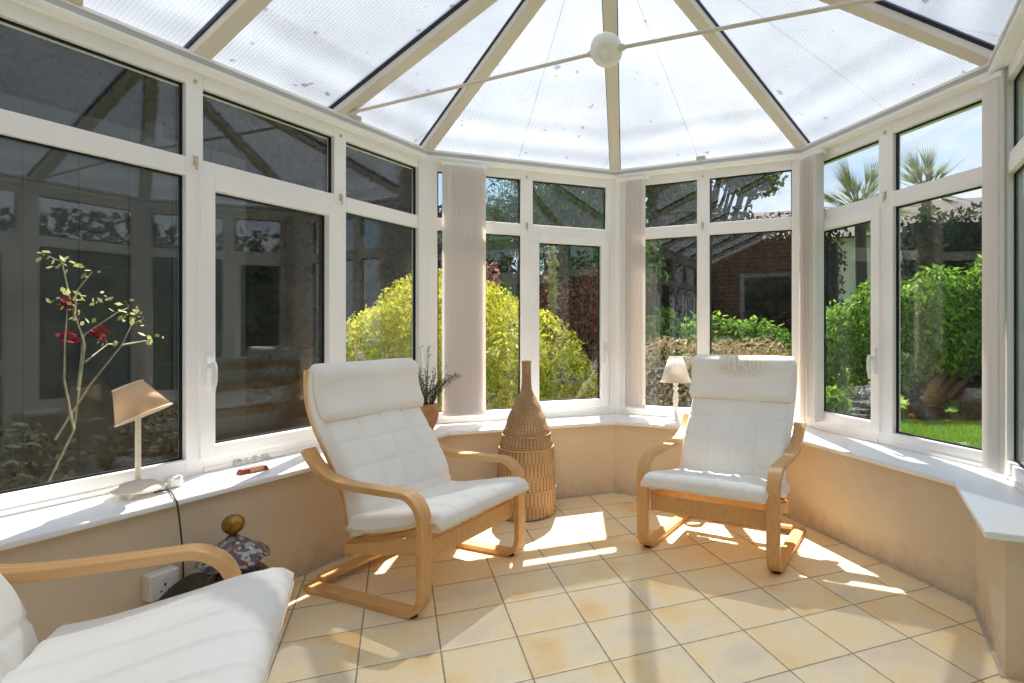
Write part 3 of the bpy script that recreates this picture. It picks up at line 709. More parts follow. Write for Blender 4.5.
# ------------------------------------------------------------------ armchairs
def strip(path, x0, x1, t):
    """bent ply strip: path in (b, z) centre line, thickness t, from x0 to x1 (b runs backward = -y)"""
    g = G(); n = len(path); vs = []
    for i, (b, z) in enumerate(path):
        p = path[max(i-1, 0)]; q = path[min(i+1, n-1)]; dx, dz = q[0]-p[0], q[1]-p[1]; l = math.hypot(dx, dz); nx, nz_ = -dz/l*t/2, dx/l*t/2
        vs += [(x0, -(b+nx), z+nz_), (x1, -(b+nx), z+nz_), (x1, -(b-nx), z-nz_), (x0, -(b-nx), z-nz_)]
    fs = [(0, 1, 2, 3), tuple(4*(n-1)+j for j in (3, 2, 1, 0))]
    for i in range(n-1):
        for j in range(4): fs.append((4*i+j, 4*(i+1)+j, 4*(i+1)+(j+1) % 4, 4*i+(j+1) % 4))
    g.add(vs, fs); return g
def smooth_path(pts, n=8):
    P = [Vector((*p, 0)) for p in pts]; out = []
    for i in range(len(P)-1):
        p0 = P[max(i-1, 0)]; p1 = P[i]; p2 = P[i+1]; p3 = P[min(i+2, len(P)-1)]
        for j in range(n):
            t = j/n; v = .5*((2*p1)+(p2-p0)*t+(2*p0-5*p1+4*p2-p3)*t*t+(3*p1-p0-3*p2+p3)*t**3); out.append((v.x, v.y))
    out.append((P[-1].x, P[-1].y)); return out
def arc(cx, cz, r, a0, a1, n=8):
    return [(cx+r*math.cos(math.radians(a0+(a1-a0)*i/n)), cz+r*math.sin(math.radians(a0+(a1-a0)*i/n))) for i in range(n+1)]
BACK = smooth_path([(.435, .225), (.445, .30), (.480, .42), (.556, .545), (.636, .66), (.688, .765), (.706, .85), (.701, .918)], 5)
def cushion(path, wfun, th, thfun, nx=72, seamx=(), seamy=(), bulge=0.0, mat=None, ):
    """path in (b, z): centre line of the rear/under surface; cushion grows on its front/top side"""
    n = len(path); cum = [0]
    for i in range(1, n): cum.append(cum[-1]+math.dist(path[i], path[i-1]))
    T = cum[-1]; top = []; bot = []; uv = []
    for i, (b, z) in enumerate(path):
        p = path[max(i-1, 0)]; q = path[min(i+1, n-1)]; dx, dz = q[0]-p[0], q[1]-p[1]; l = math.hypot(dx, dz); nb, nz_ = -dz/l, dx/l
        v = cum[i]/T; w = wfun(v)
        for j in range(nx+1):
            u = j/nx; x = (u-.5)*w
            eu = min(u, 1-u)*w; ev = min(v, 1-v)*T; e = min(eu, ev)
            rnd = math.sqrt(max(0, 1-(1-min(e/.035, 1))**2))
            t = th*thfun(v)*(.30+.70*rnd)
            groove = 0
            for sx in seamx: groove = max(groove, math.exp(-((u-sx)*w/.009)**2))
            for sy in seamy: groove = max(groove, math.exp(-((v-sy)*T/.008)**2))
            t -= .007*groove*rnd; t += bulge*rnd*math.sin(PI*v)*math.sin(PI*u)
            t += .0015*math.sin(u*9+v*7)*rnd
            top.append((x, -(b+nb*t), z+nz_*t)); bot.append((x, -(b+nb*(.0+.12*th*(1-rnd))), z+nz_*(.12*th*(1-rnd)))); uv.append((u, v))
    W = nx+1; N_ = len(top); fs = []
    for i in range(n-1):
        for j in range(nx):
            a = i*W+j; fs.append((a, a+W, a+W+1, a+1)); fs.append((N_+a, N_+a+1, N_+a+W+1, N_+a+W))
    per = [j for j in range(nx)]+[i*W+nx for i in range(n-1)]+[(n-1)*W+nx-j for j in range(nx)]+[(n-1-i)*W for i in range(n-1)]
    for a, b in zip(per, per[1:]+per[:1]): fs.append((a, b, N_+b, N_+a))
    g = G(); g.add(top+bot, fs, 0, uv+uv, smooth=True)
    edge = [Vector(top[k])*.75+Vector(bot[k])*.25 for k in per]; g.edge = edge
    return g
def dense(path, n):
    cum = [0]
    for i in range(1, len(path)): cum.append(cum[-1]+math.dist(path[i], path[i-1]))
    out = []
    for j in range(n+1):
        t = cum[-1]*j/n; i = max(k for k in range(len(cum)) if cum[k] <= t+1e-9); i = min(i, len(path)-2)
        f = (t-cum[i])/(cum[i+1]-cum[i]); out.append((path[i][0]+(path[i+1][0]-path[i][0])*f, path[i][1]+(path[i+1][1]-path[i][1])*f))
    return out
def offs(path, t):
    out = []; n = len(path)
    for i, (b, z) in enumerate(path):
        p = path[max(i-1, 0)]; q = path[min(i+1, n-1)]; dx, dz = q[0]-p[0], q[1]-p[1]; l = math.hypot(dx, dz); out.append((b-dz/l*t, z+dx/l*t))
    return out
def armchair(label, loc, rz_, headmat, slide=0):
    root = thing('armchair', label, 'armchair', (loc[0], loc[1], 0), rz_)
    side = [(.63, .013)]+[(.10, .013)]+arc(.085, .098, .085, -90, -180, 7)[1:]+[(0, .36)]+arc(.105, .36+0, .105, 180, 98, 9)[1:]+[(.25, .452), (.40, .440), (.48, .446)]+[(.535, .468), (.575, .505), (.600, .545), (.615, .578)]
    # smooth the rear sweep of the arm
    base = [(.63, .013), (.10, .013)]+arc(.085, .098, .085, -90, -180, 7)[1:]+[(0, .36)]+arc(.105, .36, .105, 180, 96, 9)[1:]
    rear = smooth_path([base[-1], (.25, .463), (.40, .466), (.49, .480), (.555, .510), (.605, .552), (.637, .590)], 5)[1:]
    side = base+rear
    for sx in (-1, 1):
        x0, x1 = sx*.32-.03, sx*.32+.03
        o = strip(side, x0, x1, .026).build('side_frame', M['wood'], root, bevel=.003, weld=True)
        g = G(); g.lathe([(0, -.0), (.017, 0), (.017, .008), (0, .008)], 16, c=(sx*.32, -.055)); g.build('foot_pad', M['black'], o)
        bs = offs(BACK, -.012)
        rail = smooth_path([(.02, .335), (.15, .285), (.30, .245), (.40, .222), (.45, .235), bs[4], bs[9], bs[14], bs[20], bs[26], bs[-1]], 4)
        strip(rail, sx*.262-.018, sx*.262+.018, .020).build('seat_rail', M['wood'], root, bevel=.002, weld=True)
    g = G(); g.box(-.29, .29, -.045, -.023, .200, .275); g.build('front_crossbar', M['wood'], root, bevel=.003)
    g = G(); g.box(-.29, .29, -.628, -.568, .026, .044); g.build('rear_crossbar', M['wood'], root, bevel=.003)
    g = G(); g.box(-.29, .29, -.46, -.44, .150, .215); g.build('rear_rail', M['wood'], root, bevel=.003)
    for sx in (-1, 1):
        g = G(); g.hexa([(sx*.288-.008, -.04, .225), (sx*.288+.008, -.04, .225), (sx*.288+.008, -.45, .165), (sx*.288-.008, -.45, .165), (sx*.288-.008, -.04, .295), (sx*.288+.008, -.04, .295), (sx*.288+.008, -.45, .205), (sx*.288-.008, -.45, .205)])
        g.build('side_rail', M['wood'], root, bevel=.002, weld=True)
    for b, z in (BACK[8], BACK[14], BACK[20], BACK[27], BACK[-2]):
        g = G(); g.box(-.245, .245, -b-.024, -b-.012, z-.02, z+.02); g.build('back_slat', M['wood'], root)
    # back cushion
    pb = dense(BACK[1:], 80)
    g = cushion(pb, lambda v: .58-.05*max(0, v-.75)*2, .085, lambda v: 1-.25*v, seamx=(.27, .5, .73), seamy=(.17, .33, .49), bulge=.006)
    bc = g.build('back_cushion', M['fabric'], root)
    gg = G(); gg.tube([e for e in g.edge]+[g.edge[0]], .0045, 6, caps=False); gg.build('piping', M['piping'], bc)
    # seat cushion
    sp = dense(smooth_path([(.425, .262), (.30, .272), (.15, .305), (.03, .343), (-.035, .352), (-.058, .335)], 6), 36)
    sp2 = [(b, z) for b, z in sp]
    g = cushion([(b, z) for b, z in sp2][::1], lambda v: .62-.02*v, -.075, lambda v: 1.0-.45*v**2, seamx=(.18, .39, .61, .82), seamy=(.93,), bulge=-.008)
    sc = g.build('seat_cushion', M['fabric'], root); sc.location = (0, slide, slide*.12)
    gg = G(); gg.tube([e for e in g.edge]+[g.edge[0]], .0045, 6, caps=False); gg.build('piping', M['piping'], sc)
    # head cushion wrapped over the top
    hb = offs(dense(BACK, 60), .062); hb = hb[39:-1]
    top = hb[-1]; hb = dense(hb+[(top[0]+.010, top[1]+.012), (top[0]+.04, top[1]+.014)], 30)
    def ww(v): return .60-.03*max(0, .12-v)/.12-.03*max(0, v-.85)/.15
    g = cushion(hb, ww, .042, lambda v: 1.0, bulge=.012)
    hc = g.build('head_cushion', headmat, root)
    gg = G(); gg.tube([e for e in g.edge]+[g.edge[0]], .0045, 6, caps=False); gg.build('piping', M['piping'], hc)
    return root
def facing(v): return math.atan2(v[1], v[0])-PI/2
armchair('cream cushioned bentwood armchair standing on the tiles between the left windows and the wicker vase', (-.602, 2.415), facing((.913, -.408)), M['fabric'])
armchair('cream cushioned bentwood armchair with a stained headrest, in front of the back window', (.41, 2.638), facing((-.474, -.881)), M['fabricstain'])
armchair('foreground armchair cropped at the left edge, cream cushions beside the wall socket', (-.935, 1.262), facing((.912, .41)), M['fabric'], .07).scale = (1.06, 1.06, 1.06)

M['cane'] = simple('cane', (186, 148, 106), .7, var=.3, scale=60)
# ------------------------------------------------------------------ wicker vase
vx, vy = -.545, 3.36
t = thing('wicker_vase', 'tall bottle-shaped woven wicker vase standing on the tiled floor below the back left window', 'vase', (vx, vy, 0))
prof = smooth_path([(.0, .004), (.165, .004), (.183, .03), (.186, .14), (.185, .26), (.176, .38), (.158, .46), (.132, .54), (.10, .615), (.068, .68), (.040, .725), (.031, .77), (.029, .85), (.030, .905), (.026, .91), (.018, .90), (.018, .80)], 6)
prof = [(max(0, r)*.93, z) for r, z in prof]
prof = [(r*(1+.012*math.sin(z*90)), z) for r, z in prof]
g = G(); g.lathe(prof, 56); g.build('woven_body', M['wicker'], t, weld=True)
for z, r in ((.475, .153), (.16, .187), (.40, .172), (.018, .176), (.902, .028)):
    g = G(); r *= .93; g.tube([(r*math.cos(a), r*math.sin(a), z) for a in [2*PI*i/40 for i in range(41)]], .005, 8, caps=False); g.build('cane_band', M['cane'], t)

# ------------------------------------------------------------------ things on the sills
# tilted cream lamp
bx, by = fl(138, 495, SILL)
t = thing('table_lamp', 'small cream table lamp with a tilted peach shade on the left windowsill', 'lamp', (float(bx), float(by), SILL))
g = G(); g.lathe([(0, .022), (.078, .020), (.084, .026), (.080, .031), (.055, .036), (.052, .046), (.014, .052), (.012, .056)], 36); b_ = g.build('base', M['cream'], t, weld=True)
for i in range(3):
    a = 2*PI*i/3-1.2; g = G(); g.lathe([(0, 0), (.009, 0), (.008, .008), (.011, .014), (.008, .022), (0, .023)], 12, c=(.068*math.cos(a), .068*math.sin(a))); g.build('foot', M['cream'], b_)
g = G(); g.tube([(0, 0, .05), (0, 0, .30)], [.0095, .0085], 14); g.lathe([(.012, .29), (.017, .30), (.017, .335), (.012, .34)], 14); g.build('pole', M['cream'], t)
def shade(parent, mat, r0, r1, h, zc_, tiltv=None, x=0, y=0):
    g = G(); pr = [(r0, 0), (r1, h), (r1-.003, h), (r0-.003, .001)]; g.lathe(pr+[pr[0]], 40)
    o = g.build('lamp_shade', mat, parent, weld=True)
    trs = []
    for r, z in ((r0, .001), (r1, h)): g = G(); g.tube([(r*math.cos(a), r*math.sin(a), z) for a in [2*PI*i/40 for i in range(41)]], .0028, 6, caps=False); trs.append(g.build('trim_ring', M['cream'], o))
    mtx = Matrix.Translation((x, y, zc_)) @ (tiltv if tiltv else Matrix.Identity(4))
    o.data.transform(mtx); [q.data.transform(mtx) for q in trs]; return o
shade(t, M['shade_cream'], .088, .046, .120, .296, Matrix.Rotation(math.radians(-24), 4, Vector((.15, 1, 0))) @ Matrix.Rotation(math.radians(11), 4, Vector((1, 0, 0))), x=.024)
# flex from the lamp over the sill
g = G(); q = lambda u, v, z, off: None
p0 = Vector((float(bx)+.05, float(by)+.01, SILL+.006))
e1 = fl(168, 492, SILL); wl = lambda u, off, z: (*map(float, onwall('L', u, off)), z)
pts = [p0, Vector((*map(float, e1), SILL+.006)), Vector(wl(175, .325, SILL+.006)), Vector(wl(178, .345, SILL-.03)), Vector(wl(181, .335, .36)), Vector(wl(183, .318, .26)), Vector(wl(183, .31, .16)), Vector(wl(182, .31, .08)), Vector(wl(176, .33, .006)), Vector(wl(190, .5, .004)), Vector(wl(230, .7, .004))]
sm = []
for i in range(len(pts)-1):
    a, b, c, d = pts[max(i-1, 0)], pts[i], pts[i+1], pts[min(i+2, len(pts)-1)]
    for j in range(6): tt = j/6; sm.append(.5*((2*b)+(c-a)*tt+(2*a-5*b+4*c-d)*tt*tt+(3*b-a-3*c+d)*tt**3))
sm = [Vector((v.x, v.y, max(v.z, .004))) for v in sm]
tag(g.tube(sm, .003, 8).build('power_cable', M['cable']), 'thin brown lamp flex hanging over the sill edge down the left wall', 'cable')
# white adapter
p = fl(174, 487, SILL)
t = thing('power_adapter', 'small white plug adapter beside the tilted lamp base', 'adapter', (float(p[0]), float(p[1]), SILL), .9)
g = G(); g.box(-.026, .026, -.020, .020, 0, .042); g.build('body', M['handle'], t, bevel=.009)
g = G(); g.box(-.018, .018, -.026, -.020, .008, .034); g.build('face_plate', M['socket'], t, bevel=.002)
# wooden comb-like piece and clear wrapper
p = fl(253, 472, SILL)
t = thing('wooden_ornament', 'small flat reddish-brown wooden block lying on the left windowsill', 'ornament', (float(p[0]), float(p[1]), SILL), math.atan2(AX[1], AX[0])-.1)
g = G(); g.hexa([(-.06, -.02, 0), (.06, -.02, 0), (.06, .02, 0), (-.06, .02, 0), (-.054, -.014, .022), (.05, -.014, .022), (.05, .014, .022), (-.054, .014, .022)]); b_ = g.build('block', M['combwood'], t, bevel=.003)
g = G(); g.box(-.02, .035, -.021, -.016, .004, .017); g.build('pale_inlay', M['terracotta'], b_)
p = fl(248, 462, SILL)
t = thing('plastic_tray', 'crumpled clear plastic tray behind the reddish wooden block', 'packaging', (float(p[0]), float(p[1]), SILL), math.atan2(AX[1], AX[0]))
rr = random.Random(3); g = G(); nx_, ny_ = 14, 8; vs = []
for i in range(nx_+1):
    for j in range(ny_+1):
        e = min(i/nx_, 1-i/nx_, j/ny_, 1-j/ny_); vs.append((-.09+.18*i/nx_, -.035+.07*j/ny_, (.004 if e < .01 else .018)+rr.uniform(0, .012)))
g.add(vs, [(i*(ny_+1)+j, (i+1)*(ny_+1)+j, (i+1)*(ny_+1)+j+1, i*(ny_+1)+j+1) for i in range(nx_) for j in range(ny_)]); o = g.build('wrapper', M['clear'], t)
md = o.modifiers.new('thick', 'SOLIDIFY'); md.thickness = .0008
# white turned lamp
p = fl(676, 421, SILL)
t = thing('table_lamp', 'white turned-stem table lamp with a pleated conical shade on the back sill', 'lamp', (float(p[0]), float(p[1])+.02, SILL))
pr = [(0, 0), (.055, 0), (.056, .008), (.044, .014), (.040, .024), (.020, .034), (.012, .05), (.010, .075), (.013, .10), (.019, .13), (.021, .15), (.016, .18), (.011, .20), (.012, .205), (.020, .212), (.020, .220), (.012, .228), (.012, .234), (.019, .242), (.018, .252), (.010, .262), (.009, .30), (0, .30)]
g = G(); g.lathe(pr, 28); g.build('turned_stem', M['lampwhite'], t, weld=True)
shade(t, M['shade_white'], .104, .046, .165, .262)
# plant pot on the corner sill
p = fl(427, 431, SILL)
px_, py_ = -1.166, 3.42
t = thing('potted_plant', 'terracotta pot of wispy dried lavender on the sill behind the left armchair', 'plant', (px_, py_, SILL)); t.scale = (.88, .88, .95)
g = G(); g.lathe([(0, 0), (.045, 0), (.05, .006), (.072, .05), (.084, .10), (.082, .135), (.070, .155), (.074, .165), (.068, .168), (.064, .155), (.074, .13), (.070, .11), (0, .11)], 32); pt = g.build('pot', M['terracotta'], t, weld=True)
g = G(); g.lathe([(.0, .142), (.068, .140)], 24); g.build('soil', M['soil'], pt)
rr = random.Random(11); g = G(); gl_ = G()
for i in range(64):
    a = rr.uniform(0, 2*PI); lean = rr.uniform(.02, .16); h = rr.uniform(.12, .30); b0 = Vector((.04*math.cos(a), .04*math.sin(a), .13)); dv = Vector((math.cos(a), math.sin(a), 0))
    if i < 3: lean, h = .04, .40; dv = Vector((-.2+.3*i, 0, 0))
    if 3 <= i < 10: dv = Vector((1, -.1+.05*i, 0)).normalized(); lean, h = .15+.01*i, .22
    pts = [b0+dv*(lean*q*q)+Vector((0, 0, h*q))+Vector((rr.uniform(-.004, .004), rr.uniform(-.004, .004), 0)) for q in (0, .25, .5, .75, 1)]
    g.tube(pts, [.0022, .002, .0016, .0013, .001], 4)
    for m_ in range(12):
        q = rr.uniform(.25, 1); c = b0+dv*(lean*q*q)+Vector((0, 0, h*q)); d = Vector((rr.uniform(-1, 1), rr.uniform(-1, 1), rr.uniform(0, 1.2))).normalized(); s_ = d.cross(Vector((rr.random(), rr.random(), rr.random()))).normalized(); L = rr.uniform(.012, .03)
        gl_.add([c, c+d*L*.5+s_*.003, c+d*L, c+d*L*.5-s_*.003], [(0, 1, 2, 3)])
g.build('stems', M['dryleaf'], t); gl_.build('leaves', M['dryleaf'], t)

# wall socket
c = wl(157, .289, .20)
t = thing('wall_socket', 'white single wall socket low on the left wall behind the foreground armchair', 'socket', c, math.atan2(DR['L'][1], DR['L'][0]))
g = G(); g.box(-.047, .047, .0, .040, -.045, .045); g.build('backbox', M['socket'], t, bevel=.004)
g = G(); g.box(-.046, .046, .040, .050, -.044, .044); fp = g.build('face_plate', M['handle'], t, bevel=.004)
for x in (.0,):
    g = G(); g.box(x-.008, x+.008, .050, .053, .016, .034); g.build('switch', M['handle'], fp)
    g = G(); g.box(x-.003, x+.003, .050, .0506, -.004, .006); g.box(x-.015, x-.009, .050, .0506, -.022, -.017); g.box(x+.009, x+.015, .050, .0506, -.022, -.017); g.build('pin_holes', M['black'], fp)

# mosaic urn
ux, uy = -1.405, 2.05
t = thing('mosaic_urn', 'dark mosaic urn with a gold ball finial on the floor behind the foreground armchair', 'urn', (ux, uy, 0))
g = G(); g.lathe(smooth_path([(0, .002), (.085, .002), (.10, .03), (.13, .09), (.135, .15), (.11, .20), (.078, .235), (.085, .25)], 5), 40); g.build('body', M['mosaicdark'], t, weld=True)
g = G(); g.lathe([(.078, .262), (.112, .258), (.116, .264), (.09, .290), (.06, .315), (.03, .335), (.018, .345), (0, .346)], 48, wav=lambda t_, r: .008*math.cos(6*t_)*max(0, (r-.05)/.06)); ld = g.build('lid', M['mosaic'], t, weld=True)
g = G(); g.lathe([(0, .344), (.014, .344), (.012, .352), (.02, .357), (.033, .370), (.037, .388), (.033, .405), (.02, .418), (0, .422)], 28); g.build('finial', M['gold'], ld, weld=True)
# dark dish leaning by the urn
t = thing('metal_dish', 'dark grey leaf-shaped metal dish leaning between the socket and the urn', 'dish', (-1.475, 1.90, 0.05), 0)
g = G(); n_ = 18; vs = []
for i in range(n_+1):
    u = i/n_; wd = .055*math.sin(PI*min(1, u*.97+.02))**.7
    for j in range(7):
        v = j/6*2-1; vs.append((-.10+.24*u, v*wd, .02*v*v+.06*(u-.5)**2))
g.add(vs, [(i*7+j, (i+1)*7+j, (i+1)*7+j+1, i*7+j+1) for i in range(n_) for j in range(6)], smooth=True)
o = g.build('dish_shell', M['dullmetal'], t); o.data.transform(Matrix.Translation((.0, 0, .135)) @ Matrix.Rotation(math.radians(-35), 4, 'Y') @ Matrix.Rotation(math.radians(65), 4, 'X'))
md = o.modifiers.new('thick', 'SOLIDIFY'); md.thickness = .004

# ------------------------------------------------------------------ garden
GZ = -.22
g = G(); R_ = 40
g.add([(-R_, -R_, GZ), (R_, -R_, GZ), (R_, R_, GZ), (-R_, R_, GZ)], [(0, 1, 2, 3)]); g.build('ground', M['grass'], **struct)
# paving round the base of the room
g = G(); rA = ring(-.06); rB = ring(-1.3)
vs = [F3(p, GZ+.012) for p in rA]+[F3(p, GZ+.012) for p in rB]; g.add(vs, [(i, i+1, 7+i-1+0, 6+i) for i in range(5)])
g.build('path', M['paving'], **struct)
rs = np.random.RandomState(5)
def leaves(name, centers, radii, count, size, mat, parent, shell=.55, flat=.6, aspect=.5, droop=0, zmin=GZ):
    """leaf clusters over a union of ellipsoids"""
    C_ = np.array(centers, float); Rr = np.array(radii, float)
    wgt = (Rr[:, 0]*Rr[:, 2]); wgt = wgt/wgt.sum(); idx = rs.choice(len(C_), count, p=wgt)
    d = rs.normal(size=(count, 3)); d /= np.linalg.norm(d, axis=1)[:, None]
    r = shell+(1-shell)*rs.rand(count)**.6; P = C_[idx]+d*Rr[idx]*r[:, None]
    P[:, 2] = np.maximum(P[:, 2], zmin+.02)
    nrm = d*.6+rs.normal(size=(count, 3))*.6; nrm[:, 2] += flat; nrm /= np.linalg.norm(nrm, axis=1)[:, None]
    a = np.cross(nrm, rs.normal(size=(count, 3))); a[:, 2] -= droop; a /= np.linalg.norm(a, axis=1)[:, None]
    b = np.cross(nrm, a); L = size*(.6+.8*rs.rand(count))[:, None]; W = L*aspect
    V = np.stack([P, P+a*L*.5+b*W*.5, P+a*L, P+a*L*.5-b*W*.5], 1).reshape(-1, 3)
    me = bpy.data.meshes.new(name); me.vertices.add(len(V)); me.vertices.foreach_set('co', V.ravel())
    me.loops.add(4*count); me.loops.foreach_set('vertex_index', np.arange(4*count)); me.polygons.add(count)
    me.polygons.foreach_set('loop_start', np.arange(0, 4*count, 4)); me.update(calc_edges=True); me.materials.append(mat)
    o = bpy.data.objects.new(name, me); return link(o, parent)
def inv_to(o, root): o.parent = root; o.matrix_parent_inverse = Matrix.Translation(root.location).inverted(); return o
def branches(root, base, tips, r=.05, mat=None, seed=1, name='trunk'):
    rr = random.Random(seed); g = G(); base = Vector(base)
    for t_ in tips:
        t_ = Vector(t_); pts = [base+(t_-base)*q+Vector((rr.uniform(-.08, .08), rr.uniform(-.08, .08), 0))*math.sin(PI*q)*2 for q in (0, .2, .4, .6, .8, 1)]
        g.tube(pts, [r, r*.8, r*.6, r*.45, r*.3, r*.15], 7)
    return inv_to(g.build(name, mat or M['trunk'], None), root)
def shrub(name, label, cat, base, cs, rsz, count, size, mat, group=None, shell=.55, flat=.6, aspect=.5, droop=0, tips=None, tr=.04):
    root = thing(name, label, cat, (*base, GZ), 0, group)
    inv_to(leaves('foliage', cs, rsz, count, size, mat, None, shell, flat, aspect, droop), root)
    branches(root, (*base, GZ), tips or [c for c in cs], tr, seed=len(cs)+count)
    return root
# yellow-green dome behind the back left window
cs = [(-2.05, 7.1, .90), (-2.7, 6.9, .6), (-1.25, 7.0, .60), (-2.2, 7.0, 1.12), (-.80, 6.9, .24), (-2.85, 6.7, .5), (-1.6, 6.6, .45), (-2.5, 6.4, .3), (-.45, 6.9, .0)]
rz_ = [(1.15, .9, .90), (.8, .8, .85), (.88, .7, .84), (.85, .8, .76), (.66, .5, .70), (.55, .7, .9), (.9, .6, .75), (.9, .5, .8), (.45, .5, .50)]
shrub('acer_shrub', 'large dome of bright yellow-green maple foliage outside the back left window', 'shrub', (-1.9, 6.9), cs, rz_, 48000, .062, M['acer'], shell=.80, flat=.9, aspect=.45, droop=.9)
# red barberry behind
cs = [(-1.15+.22*i+rs.uniform(-.05, .05), 8.4+rs.uniform(-.2, .2), 1.15+rs.uniform(-.2, .25)) for i in range(6)]+[(-1.9, 8.4, 1.3), (-2.05, 8.4, 1.0)]
shrub('barberry_shrub', 'upright dark red leaved shrub rising behind the yellow-green maple dome', 'shrub', (-.6, 8.4), cs, [(.2, .25, .85)]*8, 9000, .06, M['redleaf'], shell=.3, flat=.1, tips=[(x, y, z+.7) for x, y, z in cs], tr=.03)
t = thing('flower_spike', 'single tall pale flower spike standing among the red leaves', 'flower', (-.92, 7.9, GZ))
g = G(); g.tube([(0, 0, 0), (.01, 0, 1.2), (0, 0, 2.55)], [.02, .015, .005], 6); g.build('stem', M['stem'], t)
inv_to(leaves('bells', [(-.92, 7.9, 1.75)], [(.06, .06, .62)], 500, .06, M['yellowleaf'], None, .6, 0, .6), t)
# tree behind, dark hedges
root = thing('conifer_tree', 'dark spreading conifer with green boughs above the barberry shrub', 'tree', (-1.3, 10.5, GZ))
cs = [(-1.15+rs.uniform(-1.2, 1.3), 10.5+rs.uniform(-.6, .6), 2.6+rs.uniform(-.9, 2.9)) for i in range(30)]
inv_to(leaves('foliage', cs, [(1.1, .6, .42)]*30, 36000, .12, M['conifer'], None, .3, .5, .22, .4), root); branches(root, (-1.3, 10.5, GZ), [Vector(c) for c in cs], .12, seed=4)
root = thing('broadleaf_tree', 'leafy tree with sky showing between its branches beyond the back window', 'tree', (1.6, 14.8, GZ))
cs = [(1.3+rs.uniform(-2.4, 2.5), 14.8+rs.uniform(-.8, .8), 4.2+rs.uniform(-1.2, 3.0)) for i in range(48)]
inv_to(leaves('foliage', cs, [(.8, .7, .55)]*48, 20000, .15, M['tree'], None, .3, .3, .6), root); branches(root, (1.6, 14.8, GZ), [Vector(c) for c in cs], .16, seed=9)
def hedge(name, label, p0, p1, h, th, count, size, mat, cat='hedge', z0=GZ, zj=.12):
    p0 = np.array(p0, float); p1 = np.array(p1, float); L = np.linalg.norm(p1-p0); n_ = max(3, int(L/.55)); root = thing(name, label, cat, (*map(float, (p0+p1)/2), z0))
    cs = []; rr_ = []
    for i in range(n_):
        for zz in np.arange(z0+.3, z0+h-.15, .5):
            c = p0+(p1-p0)*(i+.5)/n_; cs.append((c[0]+rs.uniform(-.08, .08), c[1]+rs.uniform(-.08, .08), zz+rs.uniform(-zj, zj))); rr_.append((.5, .5*th/.5*.6+.15, .42))
    inv_to(leaves('foliage', cs, rr_, count, size, mat, None, .7, .2, .5), root)
    d = (p1-p0)/L; nn = np.array([-d[1], d[0]])*th*.28
    g = G(); pl = [p0-nn, p1-nn, p1+nn, p0+nn]; g.hexa([(*map(float, p), z0) for p in pl]+[(*map(float, p), z0+h*.9) for p in pl]); inv_to(g.build('inner_block', M['darkcore'], None), root)  # solid dark block fills the hedge behind its leaves
    return root
M['darkcore'] = simple('dark_core', (20, 24, 16), .95, var=.4, scale=6)
hedge('boundary_hedge', 'tall dark hedge closing the garden behind the conifer', (-9, 12.9), (-2.5, 12.9), 4.4, .8, 26000, .12, M['darkhedge'])
hedge('boundary_hedge', 'tall dark hedge beyond the back window under the broadleaf tree', (-1.4, 12.4), (4.7, 12.1), 3.55, .7, 28000, .12, M['darkhedge'])
hedge('boundary_hedge', 'high ivy-dark hedge behind the bright laurel, below the tiled roof', (5.6, 10.8), (14.0, 10.4), 3.7, .9, 34000, .12, M['hedge'])
hedge('boundary_hedge', 'dark hedge along the left side beyond the big left windows', (-9.4, 4.6), (-7.6, -5), 7.2, .9, 26000, .15, M['darkhedge'])
hedge('conifer_hedge', 'very tall dark conifer hedge left of the maple dome, behind the timber fence', (-3.7, 9.9), (-9.0, 6.0), 7.4, 1.0, 48000, .17, M['darkhedge'])
shrub('laurel_shrub', 'glossy bright green laurel bush beside the lawn seen through the right window', 'shrub', (5.1, 9.0),
      [(3.8+.45*i, 9.4-.10*i+rs.uniform(-.2, .2), .72+.28*(i % 2)+.11*i) for i in range(8)], [(.6, .5, .85)]*8, 22000, .11, M['laurel'], shell=.6, flat=.3, aspect=.42, droop=.5)
shrub('euonymus_shrub', 'bright green shrub outside the back window, behind the right armchair', 'shrub', (1.9, 9.0),
      [(1.1+.28*i, 9.0+rs.uniform(-.2, .2), .45+rs.uniform(-.15, .2)) for i in range(6)], [(.5, .45, .75)]*6, 11000, .10, M['laurel'], shell=.6, flat=.5)
shrub('lime_shrub', 'pale lime green shrub at the left of the back window', 'shrub', (.52, 7.9), [(.48, 7.9, .5), (.68, 8.0, .9)], [(.32, .3, .75), (.26, .3, .5)], 4500, .11, M['laurel'], shell=.6, flat=.5)
hedge('clipped_hedge', 'low clipped beige-brown hedge behind the white table lamp', (.25, 6.3), (1.9, 6.3), .98, .6, 12000, .05, M['brownhedge'], zj=.03)
# low border plants by the lawn
for i, (x, y) in enumerate(((3.15, 8.25), (3.85, 8.35), (4.6, 8.3), (5.3, 8.15))):
    lb = ['leafy clump left of the lilac border flowers', 'lilac flowering clump at the foot of the laurel', 'dark low clump at the middle of the lawn edge', 'dark low clump at the right end of the lawn edge'][i]
    root = thing('border_plant', lb, 'plant', (x, y, GZ)); inv_to(leaves('foliage', [(x, y, GZ+.18)], [(.29, .25, .3)], 1400, .07, M['hedge'] if i != 0 else M['laurel'], None, .3, .3), root)
    if i == 1: inv_to(leaves('flowers', [(x, y-.05, GZ+.34)], [(.28, .24, .16)], 160, .05, M['flower'], None, .6, .3, .9), root)['kind'] = 'stuff'
